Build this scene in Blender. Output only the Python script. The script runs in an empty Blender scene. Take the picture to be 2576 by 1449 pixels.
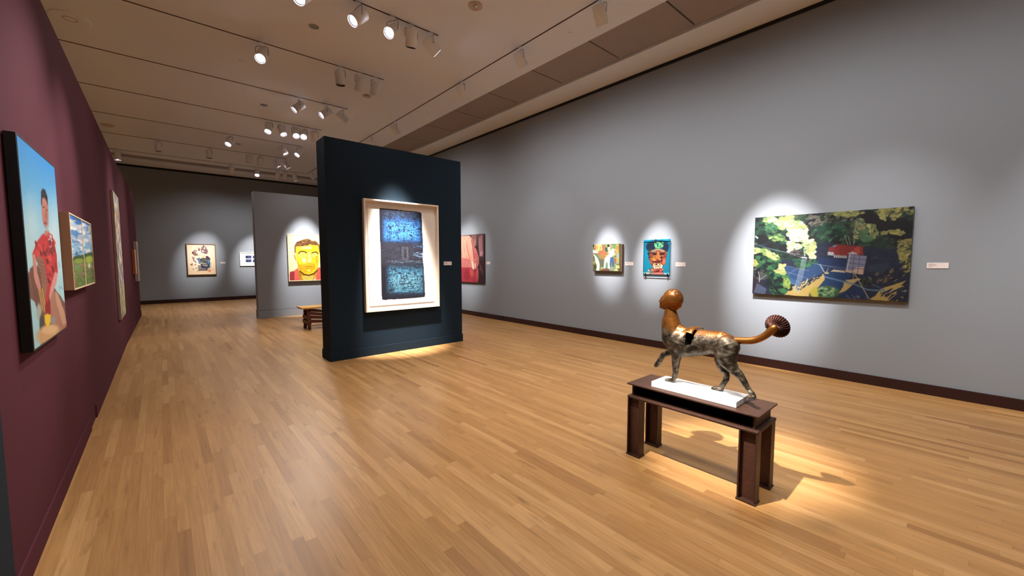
import bpy, bmesh, math, random
import numpy as np
from mathutils import Vector, Matrix, Quaternion
PI = math.pi
C = bpy.context.scene.collection
random.seed(4)

# ------------------------------------------------------------------ helpers
def srgb(c, a=1.0):
    return tuple([(v/255/12.92 if v/255 <= 0.04045 else ((v/255+0.055)/1.055)**2.4) for v in c]+[a])

def mat(name, col=(200, 200, 200), rough=0.6, metal=0.0, noise=0.0, nscale=8.0, bump=0.0, bscale=60.0, spec=0.5, emit=None, estr=0.0):
    m = bpy.data.materials.new(name); m.use_nodes = True
    nt = m.node_tree; b = nt.nodes['Principled BSDF']
    b.inputs['Base Color'].default_value = srgb(col)
    b.inputs['Roughness'].default_value = rough
    b.inputs['Metallic'].default_value = metal
    b.inputs['Specular IOR Level'].default_value = spec
    tc = nt.nodes.new('ShaderNodeTexCoord')
    if noise:
        n = nt.nodes.new('ShaderNodeTexNoise'); n.inputs['Scale'].default_value = nscale; n.inputs['Detail'].default_value = 5
        nt.links.new(tc.outputs['Object'], n.inputs['Vector'])
        r = nt.nodes.new('ShaderNodeMapRange'); r.inputs[3].default_value = 1-noise; r.inputs[4].default_value = 1+noise
        nt.links.new(n.outputs['Fac'], r.inputs[0])
        mx = nt.nodes.new('ShaderNodeVectorMath'); mx.operation = 'SCALE'
        mx.inputs[0].default_value = srgb(col)[:3]
        nt.links.new(r.outputs[0], mx.inputs['Scale'])
        nt.links.new(mx.outputs[0], b.inputs['Base Color'])
    if bump:
        n2 = nt.nodes.new('ShaderNodeTexNoise'); n2.inputs['Scale'].default_value = bscale; n2.inputs['Detail'].default_value = 4
        nt.links.new(tc.outputs['Object'], n2.inputs['Vector'])
        bp = nt.nodes.new('ShaderNodeBump'); bp.inputs['Strength'].default_value = bump; bp.inputs['Distance'].default_value = 0.01
        nt.links.new(n2.outputs['Fac'], bp.inputs['Height']); nt.links.new(bp.outputs[0], b.inputs['Normal'])
    if emit:
        b.inputs['Emission Color'].default_value = srgb(emit); b.inputs['Emission Strength'].default_value = estr
    return m

def obj(name, bm, m, parent=None, smooth=False, kind=None):
    me = bpy.data.meshes.new(name)
    if isinstance(bm, bmesh.types.BMesh):
        bmesh.ops.recalc_face_normals(bm, faces=bm.faces)
        bm.to_mesh(me); bm.free()
    else:
        me = bm
    for mm in (m if isinstance(m, (list, tuple)) else [m]):
        me.materials.append(mm)
    if smooth:
        for p in me.polygons: p.use_smooth = True
    o = bpy.data.objects.new(name, me); C.objects.link(o)
    if parent: o.parent = parent
    if kind: o['kind'] = kind
    return o

def thing(name, label, cat, loc=(0, 0, 0), rotz=0.0, group=None):
    o = bpy.data.objects.new(name, None); C.objects.link(o)
    o.empty_display_size = 0.1
    o.location = loc; o.rotation_euler = (0, 0, rotz); o['label'] = label; o['category'] = cat
    if group: o['group'] = group
    return o

def tag(o, label, cat, group=None):
    o['label'] = label; o['category'] = cat
    if group: o['group'] = group
    return o

def box(bm, x0, x1, y0, y1, z0, z1, bev=0.0):
    vs = [bm.verts.new((x, y, z)) for x in (x0, x1) for y in (y0, y1) for z in (z0, z1)]
    idx = [(0, 1, 3, 2), (4, 6, 7, 5), (0, 4, 5, 1), (2, 3, 7, 6), (0, 2, 6, 4), (1, 5, 7, 3)]
    fs = [bm.faces.new([vs[i] for i in f]) for f in idx]
    if bev:
        es = list({e for f in fs for e in f.edges})
        bmesh.ops.bevel(bm, geom=es, offset=bev, segments=2, affect='EDGES', profile=0.5)
    return fs

def B(*a, bev=0.0):
    bm = bmesh.new(); box(bm, *a, bev=bev); return bm

def tube(bm, pts, r, seg=10, cap=True):
    pts = [Vector(p) for p in pts]; rs = r if isinstance(r, (list, tuple)) else [r]*len(pts)
    rings = []; prev = None
    for i, p in enumerate(pts):
        t = (pts[min(i+1, len(pts)-1)]-pts[max(i-1, 0)]).normalized()
        if prev is None:
            a = Vector((0, 0, 1)) if abs(t.z) < .9 else Vector((1, 0, 0))
            n = t.cross(a).normalized()
        else:
            n = (prev - t*prev.dot(t)).normalized()
        prev = n; b = t.cross(n)
        rings.append([bm.verts.new(p+(n*math.cos(2*PI*k/seg)+b*math.sin(2*PI*k/seg))*rs[i]) for k in range(seg)])
    for a, b2 in zip(rings, rings[1:]):
        for k in range(seg):
            bm.faces.new((a[k], a[(k+1) % seg], b2[(k+1) % seg], b2[k]))
    if cap:
        bm.faces.new(rings[0][::-1]); bm.faces.new(rings[-1])

def lathe(bm, prof, seg=32, axis='z'):
    # prof: list of (r, h)
    rings = []
    for r, h in prof:
        if r < 1e-6:
            rings.append([bm.verts.new((0, 0, h))])
        else:
            rings.append([bm.verts.new((r*math.cos(2*PI*k/seg), r*math.sin(2*PI*k/seg), h)) for k in range(seg)])
    for a, b in zip(rings, rings[1:]):
        if len(a) == 1 and len(b) == 1: continue
        for k in range(seg):
            k2 = (k+1) % seg
            if len(a) == 1: bm.faces.new((a[0], b[k2], b[k]))
            elif len(b) == 1: bm.faces.new((a[k], a[k2], b[0]))
            else: bm.faces.new((a[k], a[k2], b[k2], b[k]))

# ------------------------------------------------------------------ materials
M = {}
M['grey'] = mat('grey_wall_paint', (137, 142, 149), 0.9, spec=0.15, bump=0.05, bscale=250)
M['burg'] = mat('burgundy_wall_paint', (84, 39, 49), 0.9, spec=0.12, bump=0.05, bscale=250)
M['navy'] = mat('navy_wall_paint', (18, 33, 45), 0.8, spec=0.2, bump=0.05, bscale=250)
M['ceil'] = mat('ceiling_plaster', (236, 240, 248), 0.85)
M['tile'] = mat('fabric_ceiling_panel', (160, 148, 142), 0.95, noise=0.04, nscale=3)
M['slot'] = mat('dark_joint', (22, 16, 14), 0.8)
M['black'] = mat('black_reveal', (6, 6, 8), 0.7)
M['base'] = mat('dark_wood_baseboard', (40, 10, 10), 0.45, noise=0.15, nscale=6)
M['track'] = mat('track_metal', (70, 40, 30), 0.6)
M['fix'] = mat('white_fixture_enamel', (242, 244, 248), 0.42)
M['fixin'] = mat('dark_baffle', (30, 28, 34), 0.5)
M['wire'] = mat('yoke_metal', (120, 95, 78), 0.5)
M['lampon'] = mat('lamp_face_lit', (255, 255, 255), 0.3, emit=(250, 244, 255), estr=22)
M['lampdim'] = mat('lamp_face_unlit', (190, 180, 176), 0.3)
M['label'] = mat('label_card', (226, 214, 210), 0.6)
M['ink'] = mat('label_ink', (120, 100, 104), 0.7)
M['steel'] = mat('rusted_steel', (66, 41, 30), 0.5, metal=0.35, noise=0.28, nscale=22, bump=0.25, bscale=160)
M['steelr'] = mat('brown_steel_web', (78, 46, 34), 0.55, metal=0.3, noise=0.35, nscale=30, bump=0.3, bscale=140)
M['white'] = mat('white_plinth_paint', (238, 238, 238), 0.5)
M['frame_w'] = mat('pale_maple_frame', (238, 222, 200), 0.45, noise=0.05, nscale=12)
M['mat_w'] = mat('mount_board', (240, 232, 222), 0.8)
M['frame_k'] = mat('black_frame', (8, 8, 10), 0.5)
M['frame_b'] = mat('brown_frame', (120, 84, 70), 0.5, noise=0.1)
M['boxwood'] = mat('plywood_box_side', (176, 138, 108), 0.6, noise=0.12, nscale=9)
M['strip'] = mat('light_wood_strip', (226, 198, 158), 0.5)
M['canvas_edge'] = mat('raw_canvas_edge', (190, 176, 166), 0.8, noise=0.1)
M['brown_edge'] = mat('brown_panel_edge', (104, 78, 66), 0.7, noise=0.1)
M['dark_edge'] = mat('dark_canvas_edge', (70, 52, 54), 0.7)
M['olive_edge'] = mat('olive_panel_edge', (112, 98, 78), 0.7)
M['orange'] = mat('orange_painted_side', (196, 104, 62), 0.6)
M['teal'] = mat('teal_sheet', (0, 140, 176), 0.25)
M['tealdk'] = mat('dark_teal_edge', (14, 74, 92), 0.3)
M['clip'] = mat('black_clip', (14, 26, 26), 0.4)
M['benchtop'] = mat('honey_oak_bench_seat', (214, 160, 84), 0.35, noise=0.15, nscale=8)
M['bench'] = mat('red_brown_bench_wood', (84, 42, 30), 0.45, noise=0.2, nscale=9)
M['det'] = mat('detector_plastic', (205, 186, 172), 0.5)
M['red'] = mat('red_mark', (150, 50, 44), 0.5)
M['glassk'] = mat('dark_downlight_glass', (88, 70, 60), 0.3)
M['chrome'] = mat('chrome_bulb', (230, 230, 230), 0.12, metal=1)

def canvas_mat():
    m = bpy.data.materials.new('painted_canvas'); m.use_nodes = True
    nt = m.node_tree; b = nt.nodes['Principled BSDF']
    a = nt.nodes.new('ShaderNodeAttribute'); a.attribute_name = 'Col'
    nt.links.new(a.outputs['Color'], b.inputs['Base Color'])
    b.inputs['Roughness'].default_value = 0.55; b.inputs['Specular IOR Level'].default_value = 0.3
    return m
M['canvas'] = canvas_mat()

def floor_mat():
    m = bpy.data.materials.new('maple_strip_floor'); m.use_nodes = True
    nt = m.node_tree; N = nt.nodes; L = nt.links; b = N['Principled BSDF']
    tc = N.new('ShaderNodeTexCoord'); sp = N.new('ShaderNodeSeparateXYZ'); L.new(tc.outputs['Object'], sp.inputs[0])
    def mth(op, a, bb=None, c=None):
        n = N.new('ShaderNodeMath'); n.operation = op
        for i, v in enumerate((a, bb, c)):
            if v is None: continue
            if isinstance(v, (int, float)): n.inputs[i].default_value = v
            else: L.new(v, n.inputs[i])
        return n.outputs[0]
    u = mth('DIVIDE', sp.outputs['X'], 0.0571); row = mth('FLOOR', u); fu = mth('FRACT', u)
    wn = N.new('ShaderNodeTexWhiteNoise'); wn.noise_dimensions = '1D'; L.new(row, wn.inputs['W'])
    wn2 = N.new('ShaderNodeTexWhiteNoise'); wn2.noise_dimensions = '1D'; L.new(mth('ADD', row, 77.3), wn2.inputs['W'])
    ln = mth('MULTIPLY_ADD', wn2.outputs['Value'], 0.7, 0.65)
    v = mth('DIVIDE', mth('MULTIPLY_ADD', wn.outputs['Value'], 7.0, sp.outputs['Y']), ln)
    idx = mth('FLOOR', v); fv = mth('FRACT', v)
    cb = N.new('ShaderNodeCombineXYZ'); L.new(row, cb.inputs[0]); L.new(idx, cb.inputs[1])
    wb = N.new('ShaderNodeTexWhiteNoise'); wb.noise_dimensions = '2D'; L.new(cb.outputs[0], wb.inputs['Vector'])
    rp = N.new('ShaderNodeValToRGB'); L.new(wb.outputs['Value'], rp.inputs[0])
    cs = [(0.0, (150, 106, 60)), (0.05, (164, 119, 70)), (0.4, (172, 127, 76)), (0.7, (176, 131, 80)), (1.0, (187, 143, 92))]
    e = rp.color_ramp.elements
    e[0].position = 0; e[0].color = srgb(cs[0][1]); e[1].position = 1; e[1].color = srgb(cs[-1][1])
    for p, c in cs[1:-1]:
        k = e.new(p); k.color = srgb(c)
    # grain, different on each board
    gv = N.new('ShaderNodeCombineXYZ')
    L.new(mth('MULTIPLY', sp.outputs['X'], 60.0), gv.inputs[0])
    L.new(mth('MULTIPLY', sp.outputs['Y'], 3.0), gv.inputs[1])
    L.new(mth('MULTIPLY', wb.outputs['Value'], 40.0), gv.inputs[2])
    gn = N.new('ShaderNodeTexNoise'); gn.inputs['Scale'].default_value = 1.0; gn.inputs['Detail'].default_value = 6; gn.inputs['Distortion'].default_value = 0.8
    L.new(gv.outputs[0], gn.inputs['Vector'])
    gr = N.new('ShaderNodeMapRange'); gr.inputs[1].default_value = 0.3; gr.inputs[2].default_value = 0.7; gr.inputs[3].default_value = 0.84; gr.inputs[4].default_value = 1.10
    L.new(gn.outputs['Fac'], gr.inputs[0])
    # dark mineral streaks
    sv = N.new('ShaderNodeCombineXYZ')
    L.new(mth('MULTIPLY', sp.outputs['X'], 22.0), sv.inputs[0]); L.new(mth('MULTIPLY', sp.outputs['Y'], 3.2), sv.inputs[1])
    L.new(mth('MULTIPLY', wb.outputs['Value'], 90.0), sv.inputs[2])
    sn = N.new('ShaderNodeTexNoise'); sn.inputs['Scale'].default_value = 1.0; sn.inputs['Detail'].default_value = 3
    L.new(sv.outputs[0], sn.inputs['Vector'])
    sr = N.new('ShaderNodeMapRange'); sr.inputs[1].default_value = 0.62; sr.inputs[2].default_value = 0.78; sr.inputs[3].default_value = 1.0; sr.inputs[4].default_value = 0.60
    L.new(sn.outputs['Fac'], sr.inputs[0])
    # gaps
    g1 = mth('MINIMUM', fu, mth('SUBTRACT', 1.0, fu)); g1 = mth('LESS_THAN', g1, 0.013)
    g2 = mth('LESS_THAN', mth('MULTIPLY', mth('MINIMUM', fv, mth('SUBTRACT', 1.0, fv)), ln), 0.0009)
    gap = mth('MAXIMUM', g1, g2)
    sc = mth('MULTIPLY', mth('MULTIPLY', gr.outputs[0], sr.outputs[0]), mth('MULTIPLY_ADD', gap, -0.30, 1.0))
    mx = N.new('ShaderNodeVectorMath'); mx.operation = 'SCALE'
    L.new(rp.outputs[0], mx.inputs[0]); L.new(sc, mx.inputs['Scale'])
    L.new(mx.outputs[0], b.inputs['Base Color'])
    rr = N.new('ShaderNodeMapRange'); rr.inputs[3].default_value = 0.30; rr.inputs[4].default_value = 0.42
    L.new(gn.outputs['Fac'], rr.inputs[0]); L.new(rr.outputs[0], b.inputs['Roughness'])
    b.inputs['Specular IOR Level'].default_value = 0.45
    return m
M['floor'] = floor_mat()

# ------------------------------------------------------------------ setting
ZC = 4.72; XR = 6.366; YF = 18.69; XL0 = -4.5; YB = -5.0; ZP = 3.28
obj('floor', B(XL0, XR+.3, YB, YF+.3, -0.15, 0.0), M['floor'], kind='structure')
# ceiling: flat plaster with two recessed runs of fabric panels (right side and far side)
X1, X2 = 4.89, 5.765; Y1, Y2 = 17.0, 17.56
bm = bmesh.new()
box(bm, XL0, X1, YB, Y1, ZC, ZC+.3)
box(bm, X2, XR+.3, YB, YF+.3, ZC, ZC+.3)
box(bm, XL0, X2, Y2, YF+.3, ZC, ZC+.3)
ceil = obj('ceiling', bm, M['ceil'], kind='structure')
bm = bmesh.new()
ys = [2.695+1.2192*k for k in range(-6, 13)]
for a, b_ in zip(ys, ys[1:]):
    b2 = min(b_, Y2)
    if b2-a > .1: box(bm, X1+.002, X2-.03, a+.012, b2-.012, ZC+.035, ZC+.07)
xs = [X1-1.2192*k for k in range(0, 9)]
for a, b_ in zip(xs[1:], xs):
    box(bm, a+.012, b_-.012, Y1+.002, Y2-.03, ZC+.035, ZC+.07)
obj('panel_strip', bm, M['tile'], ceil)
bm = bmesh.new()
box(bm, X1, X2, YB, Y2, ZC+.09, ZC+.12); box(bm, XL0, X1, Y1, Y2, ZC+.09, ZC+.12)
obj('recess_back', bm, M['slot'], ceil)

obj('wall_right', B(XR, XR+.3, YB, YF+.3, 0, ZC), M['grey'], kind='structure')
obj('wall_far', B(XL0, XR, YF, YF+.3, 0, ZC), M['grey'], kind='structure')
obj('wall_back', B(XL0, XR, YB-.3, YB, 0, ZC), M['grey'], kind='structure')
obj('wall_outer_left', B(XL0-.3, XL0, YB, YF, 0, ZC), M['grey'], kind='structure')
obj('trim_1', B(XR-.012, XR, YB, YF, ZC-.05, ZC-.002), M['black'], kind='structure')
obj('trim_2', B(XL0, XR-.012, YF-.012, YF, ZC-.07, ZC-.002), M['black'], kind='structure')
obj('baseboard_right', B(XR-.018, XR, YB, YF, 0, .117, bev=.003), M['base'], kind='structure')
obj('baseboard_far', B(XL0, XR-.018, YF-.018, YF, 0, .13, bev=.003), M['base'], kind='structure')

# burgundy partition on the left, in three runs, navy near end
XL = -0.538
def seg_wall(name, p0, p1, th, h, m, base=None, kind='structure'):
    p0 = Vector(p0+(0,)); p1 = Vector(p1+(0,)); d = (p1-p0).normalized(); n = Vector((-d.y, d.x, 0))
    bm = bmesh.new()
    q = [p0, p1, p1+n*th, p0+n*th]
    lo = [bm.verts.new(v) for v in q]; hi = [bm.verts.new(v+Vector((0, 0, h))) for v in q]
    bm.faces.new(lo[::-1]); bm.faces.new(hi)
    for i in range(4): bm.faces.new((lo[i], lo[(i+1) % 4], hi[(i+1) % 4], hi[i]))
    return obj(name, bm, m, kind=kind)
wl = seg_wall('wall_left', (XL, 2.66), (XL, 10.1), .32, ZP, M['burg'])
wl2 = seg_wall('wall_left_far', (XL, 10.1), (-.478, 15.05), .32, ZP, M['burg'])
wl3 = seg_wall('wall_left_near', (XL, -.8), (XL, 2.66), .32, ZP, M['navy'])
for nm, a, b_, par, m_ in (('baseboard', 2.66, 5.07, wl, 'burg'), ('baseboard', 5.45, 7.96, wl, 'burg'), ('baseboard', 7.972, 10.09, wl, 'burg'), ('baseboard', -.8, 2.65, wl3, 'navy')):
    obj(nm, B(XL-.001, XL+.010, a, b_, 0.001, .125, bev=.002), M[m_], par)
bm = bmesh.new()
def skew(y): return XL+(y-10.1)*(.06/4.95)
for a, b_ in ((10.11, 12.64), (12.655, 15.05)):
    vs = [bm.verts.new((skew(y)+o, y, z)) for z in (.001, .125) for (o, y) in ((-.001, a), (.010, a), (.010, b_), (-.001, b_))]
    bm.faces.new(vs[:4]); bm.faces.new(vs[4:])
    for i in range(4): bm.faces.new((vs[i], vs[(i+1) % 4], vs[4+(i+1) % 4], vs[4+i]))
obj('baseboard', bm, M['burg'], wl2)
# hairline joint in the far run
obj('panel_joint', B(skew(12.648)-.001, skew(12.648)+.0015, 12.642, 12.654, .13, ZP-.2), M['slot'], wl2)

# freestanding navy partition
nw = obj('wall_center', B(1.835, 4.165, 6.18, 6.56, 0, ZP), M['navy'], kind='structure')
bm = bmesh.new()
box(bm, 1.823, 4.177, 6.168, 6.18, .001, .135, bev=.002)
box(bm, 1.823, 1.835, 6.18, 6.56, .001, .135, bev=.002)
box(bm, 4.165, 4.177, 6.18, 6.56, .001, .135, bev=.002)
box(bm, 1.823, 4.177, 6.56, 6.572, .001, .135, bev=.002)
obj('baseboard', bm, M['navy'], nw)
# grey partition behind it
gw = obj('wall_center_far', B(1.853, 4.6, 12.12, 12.42, 0, ZP-.01), M['grey'], kind='structure')
bm = bmesh.new()
box(bm, 1.841, 4.612, 12.108, 12.12, .001, .20, bev=.002)
box(bm, 1.841, 1.853, 12.12, 12.42, .001, .20, bev=.002)
obj('baseboard', bm, M['grey'], gw)
obj('baseboard_joint', B(1.853, 4.6, 12.114, 12.1195, .201, .207), M['slot'], gw)

# ------------------------------------------------------------------ painter
def homog(src, dst):
    A = []; b = []
    for (x, y), (u, v) in zip(src, dst):
        A.append([x, y, 1, 0, 0, 0, -u*x, -u*y]); b.append(u)
        A.append([0, 0, 0, x, y, 1, -v*x, -v*y]); b.append(v)
    h = np.linalg.solve(np.array(A, float), np.array(b, float))
    return np.append(h, 1).reshape(3, 3)

class Paint:
    """A small painter: shapes are given in the drawing frame whose four corners (TL,TR,BR,BL) are `cor`."""
    def __init__(s, w, h, cor, bg, seed=1):
        s.w, s.h = w, h; s.r = np.random.RandomState(seed)
        H = homog([(0, 0), (1, 0), (1, 1), (0, 1)], cor)
        u, v = np.meshgrid((np.arange(w))/(w-1), (np.arange(h))/(h-1))
        P = H @ np.stack([u.ravel(), v.ravel(), np.ones(w*h)])
        s.X = (P[0]/P[2]).reshape(h, w); s.Y = (P[1]/P[2]).reshape(h, w); s.u = u; s.v = v
        s.a = np.zeros((h, w, 3)); s.a[:] = bg
        s.px = abs(cor[1][0]-cor[0][0])/w
    def mix(s, m, col):
        m = np.clip(m, 0, 1)[..., None]; s.a = s.a*(1-m)+np.array(col, float)*m
    gain = 1.0
    def noise(s, sx, sy, seed=0, octv=4):
        o = np.zeros((s.h, s.w)); amp = 1; tot = 0
        r = np.random.RandomState(seed+17)
        for k in range(octv):
            gx, gy = int(sx*2**k)+2, int(sy*2**k)+2
            g = r.rand(gy+1, gx+1); x = s.u*(gx-1); y = s.v*(gy-1); i = x.astype(int); j = y.astype(int)
            fx = x-i; fy = y-j; fx = fx*fx*(3-2*fx); fy = fy*fy*(3-2*fy)
            n = (g[j, i]*(1-fx)+g[j, i+1]*fx)*(1-fy)+(g[j+1, i]*(1-fx)+g[j+1, i+1]*fx)*fy
            o += n*amp; tot += amp; amp *= .55
        return o/tot
    def pmask(s, pts, wob=0.0, seed=3):
        X, Y = s.X, s.Y
        if wob:
            X = X+(s.noise(14, 10, seed)-.5)*wob*2; Y = Y+(s.noise(14, 10, seed+5)-.5)*wob*2
        m = np.zeros(X.shape, bool); n = len(pts)
        for i in range(n):
            x0, y0 = pts[i]; x1, y1 = pts[(i+1) % n]
            if y0 == y1: continue
            c = (Y > min(y0, y1)) & (Y <= max(y0, y1)) & (X < (Y-y0)*(x1-x0)/(y1-y0)+x0)
            m ^= c
        return m
    def blur(s, m, n=1):
        m = m.astype(float)
        for _ in range(n):
            p = np.pad(m, 1, 'edge')
            m = (p[:-2, 1:-1]+p[2:, 1:-1]+p[1:-1, :-2]+p[1:-1, 2:]+2*m)/6
        return m
    def poly(s, pts, col, a=1.0, wob=0.0, soft=1, seed=3):
        s.mix(s.blur(s.pmask(pts, wob, seed), soft)*a, col)
    def ell(s, cx, cy, rx, ry, col, rot=0.0, a=1.0, soft=0.25):
        c, q = math.cos(rot), math.sin(rot); dx = s.X-cx; dy = s.Y-cy
        d = np.sqrt(((dx*c+dy*q)/rx)**2+((-dx*q+dy*c)/ry)**2)
        s.mix(np.clip((1+soft-d)/(2*soft), 0, 1)*a, col)
    def line(s, pts, wd, col, a=1.0):
        m = np.zeros(s.X.shape)
        for (x0, y0), (x1, y1) in zip(pts, pts[1:]):
            dx, dy = x1-x0, y1-y0; L2 = dx*dx+dy*dy+1e-9
            t = np.clip(((s.X-x0)*dx+(s.Y-y0)*dy)/L2, 0, 1)
            d = np.hypot(s.X-x0-t*dx, s.Y-y0-t*dy)
            m = np.maximum(m, np.clip((wd/2+s.px*.7-d)/(s.px*1.4), 0, 1)*min(1, wd/s.px/1.0))
        s.mix(m*a, col)
    def dabs(s, region, n, size, pal, ang=None, asp=2.0, a=1.0):
        xs = [p[0] for p in region]; ys = [p[1] for p in region]; k = 0; tries = 0
        while k < n and tries < n*20:
            tries += 1
            x = s.r.uniform(min(xs), max(xs)); y = s.r.uniform(min(ys), max(ys))
            ins = False
            for i in range(len(region)):
                x0, y0 = region[i]; x1, y1 = region[(i+1) % len(region)]
                if (y0 > y) != (y1 > y) and x < (y-y0)*(x1-x0)/(y1-y0)+x0: ins = not ins
            if not ins: continue
            k += 1; r = size*s.r.uniform(.5, 1.4)
            th = (ang if ang is not None else s.r.uniform(-.6, .6))+s.r.normal()*.25
            # local window for speed
            m = (np.abs(s.X-x) < r*2.2) & (np.abs(s.Y-y) < r*2.2)
            if not m.any(): continue
            j, i = np.where(m); j0, j1, i0, i1 = j.min(), j.max()+1, i.min(), i.max()+1
            c, q = math.cos(th), math.sin(th); dx = s.X[j0:j1, i0:i1]-x; dy = s.Y[j0:j1, i0:i1]-y
            d = np.sqrt(((dx*c+dy*q)/r)**2+((-dx*q+dy*c)/(r/asp))**2)
            mm = (np.clip((1.25-d)/.5, 0, 1)*a)[..., None]
            col = np.array(pal[s.r.randint(len(pal))], float)*s.r.uniform(.9, 1.1)
            s.a[j0:j1, i0:i1] = s.a[j0:j1, i0:i1]*(1-mm)+col*mm
    def grain(s, amt=6, sx=60, sy=60, seed=9):
        s.a += ((s.noise(sx, sy, seed, 2)-.5)*2*amt)[..., None]
    def desat(s, k):
        g = s.a.mean(axis=2, keepdims=True); s.a = s.a*(1-k)+g*k
    def mesh(s, name, o, ux, vy):
        """grid in the plane from top-left corner o along ux (full width) and vy (full height, downwards)"""
        o, ux, vy = np.array(o, float), np.array(ux, float), np.array(vy, float)
        co = o+s.u[..., None]*ux+s.v[..., None]*vy
        w, h = s.w, s.h
        idx = np.arange(w*h).reshape(h, w)
        f = np.stack([idx[:-1, :-1], idx[1:, :-1], idx[1:, 1:], idx[:-1, 1:]], -1).reshape(-1, 4)
        me = bpy.data.meshes.new(name)
        me.vertices.add(w*h); me.vertices.foreach_set('co', co.reshape(-1))
        me.loops.add(len(f)*4); me.loops.foreach_set('vertex_index', f.reshape(-1).astype(np.int32))
        me.polygons.add(len(f)); me.polygons.foreach_set('loop_start', np.arange(0, len(f)*4, 4, dtype=np.int32))
        me.update()
        at = me.attributes.new('Col', 'FLOAT_COLOR', 'POINT')
        c = np.clip(s.a, 2, 250)/255; lin = np.where(c <= .04045, c/12.92, ((c+.055)/1.055)**2.4)
        lin = lin*s.gain; rgba = np.concatenate([lin.reshape(-1, 3), np.ones((w*h, 1))], 1).astype(np.float32)
        at.data.foreach_set('color', rgba.reshape(-1))
        return me

# wall frames: local frame for a work hung on a wall. returns (origin, u, v, n) vectors
RW = lambda d: (lambda y, z: (XR-d, y, z))
def work_on(wall, a0, a1, z0, z1, d):
    """centre point, u (to the viewer's right), n (out of the wall)"""
    if wall == 'right': return Vector((XR, (a0+a1)/2, z0)), Vector((0, -1, 0)), Vector((-1, 0, 0))
    if wall == 'left': return Vector((XL, (a0+a1)/2, z0)), Vector((0, 1, 0)), Vector((1, 0, 0))
    if wall == 'navy': return Vector(((a0+a1)/2, 6.18, z0)), Vector((1, 0, 0)), Vector((0, -1, 0))
    if wall == 'grey': return Vector(((a0+a1)/2, 12.12, z0)), Vector((1, 0, 0)), Vector((0, -1, 0))
    if wall == 'far': return Vector(((a0+a1)/2, YF, z0)), Vector((1, 0, 0)), Vector((0, -1, 0))

class Work:
    """a hung work; local frame: x to the viewer's right, y into the wall (so -y is out), z up; origin on the wall at bottom centre"""
    def __init__(s, name, label, cat, wall, a0, a1, z0, z1, group=None):
        c, u, n = work_on(wall, a0, a1, z0, z1, 0)
        s.W = abs(a1-a0); s.H = z1-z0
        rz = math.atan2(u.y, u.x)
        s.root = thing(name, label, cat, c, rz, group)
        s.root['wall'] = wall
    def box(s, name, x0, x1, d0, d1, z0, z1, m, bev=0.0):
        return obj(name, B(x0, x1, -d1, -d0, z0, z1, bev=bev), M[m], s.root)
    def frame(s, name, x0, x1, z0, z1, t, d0, d1, m, bev=.001):
        bm = bmesh.new()
        box(bm, x0, x1, -d1, -d0, z1-t, z1, bev=bev); box(bm, x0, x1, -d1, -d0, z0, z0+t, bev=bev)
        box(bm, x0, x0+t, -d1, -d0, z0+t, z1-t, bev=bev); box(bm, x1-t, x1, -d1, -d0, z0+t, z1-t, bev=bev)
        return obj(name, bm, M[m], s.root)
    def paint(s, name, P, x0, x1, z0, z1, d):
        me = P.mesh(name, (x0, -d, z1), (x1-x0, 0, 0), (0, 0, -(z1-z0)))
        return obj(name, me, M['canvas'], s.root)

# ------------------------------------------------------------------ works on the walls
def shift(pts, dx, dy): return [(x+dx, y+dy) for x, y in pts]

# -- large wooded landscape on the right wall
P = Paint(460, 270, [(180, 303), (1957, 180), (1878, 1228), (147, 1138)], (24, 24, 40), 5)
P.poly([(120, 560), (740, 540), (1300, 590), (1960, 650), (1880, 1260), (120, 1200)], (34, 44, 74), wob=10)
P.dabs([(760, 540), (1900, 640), (1880, 900), (760, 800)], 160, 40, [(36, 50, 84), (44, 60, 92), (30, 38, 66)], 0.1, 3, .6)
P.dabs([(180, 290), (1000, 240), (1950, 190), (1900, 640), (1300, 600), (780, 560), (700, 420), (180, 600)], 520, 40, [(28, 52, 44), (38, 74, 54), (62, 94, 62), (20, 18, 30), (24, 22, 34), (88, 116, 80), (52, 66, 60)], -.35, 2.2)
P.dabs([(1370, 230), (1560, 240), (1660, 330), (1900, 330), (1930, 500), (1830, 560), (1560, 440), (1420, 350)], 160, 42, [(20, 14, 26), (26, 20, 34), (16, 14, 24)], -.2, 1.8)
P.dabs([(1330, 470), (1560, 520), (1740, 560), (1740, 640), (1330, 600)], 120, 34, [(30, 52, 50), (40, 62, 52), (56, 84, 60)], -.2, 2)
P.dabs([(830, 350), (1180, 340), (1200, 540), (960, 560), (840, 480)], 120, 34, [(30, 78, 60), (38, 92, 66), (66, 118, 84), (24, 40, 40)], -.45, 2.4)
P.dabs([(780, 280), (1330, 230), (1330, 330), (800, 400)], 60, 26, [(140, 134, 120), (108, 112, 92), (76, 84, 76)], -.4, 2)
P.dabs([(1000, 225), (1330, 205), (1400, 260), (1240, 300), (1040, 270)], 60, 24, [(202, 204, 104), (182, 186, 96), (146, 158, 92)], -.2, 2)
P.dabs([(1520, 205), (1950, 185), (1940, 260), (1600, 300)], 60, 26, [(198, 190, 96), (176, 172, 92), (120, 120, 74)], -.5, 2)
P.dabs([(1560, 250), (1620, 250), (1640, 330), (1590, 330)], 12, 22, [(190, 188, 104)], 1.0, 2)
P.dabs([(1700, 290), (1790, 270), (1790, 330), (1700, 330)], 12, 20, [(184, 178, 96)], -.3, 2)
P.dabs([(1290, 330), (1390, 320), (1420, 400), (1380, 540), (1290, 540)], 70, 22, [(148, 150, 100), (98, 120, 82), (176, 176, 110)], .6, 2)
P.dabs([(1350, 460), (1450, 430), (1480, 540), (1380, 560)], 40, 26, [(92, 140, 88), (76, 120, 78)], .3, 1.6)
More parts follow.
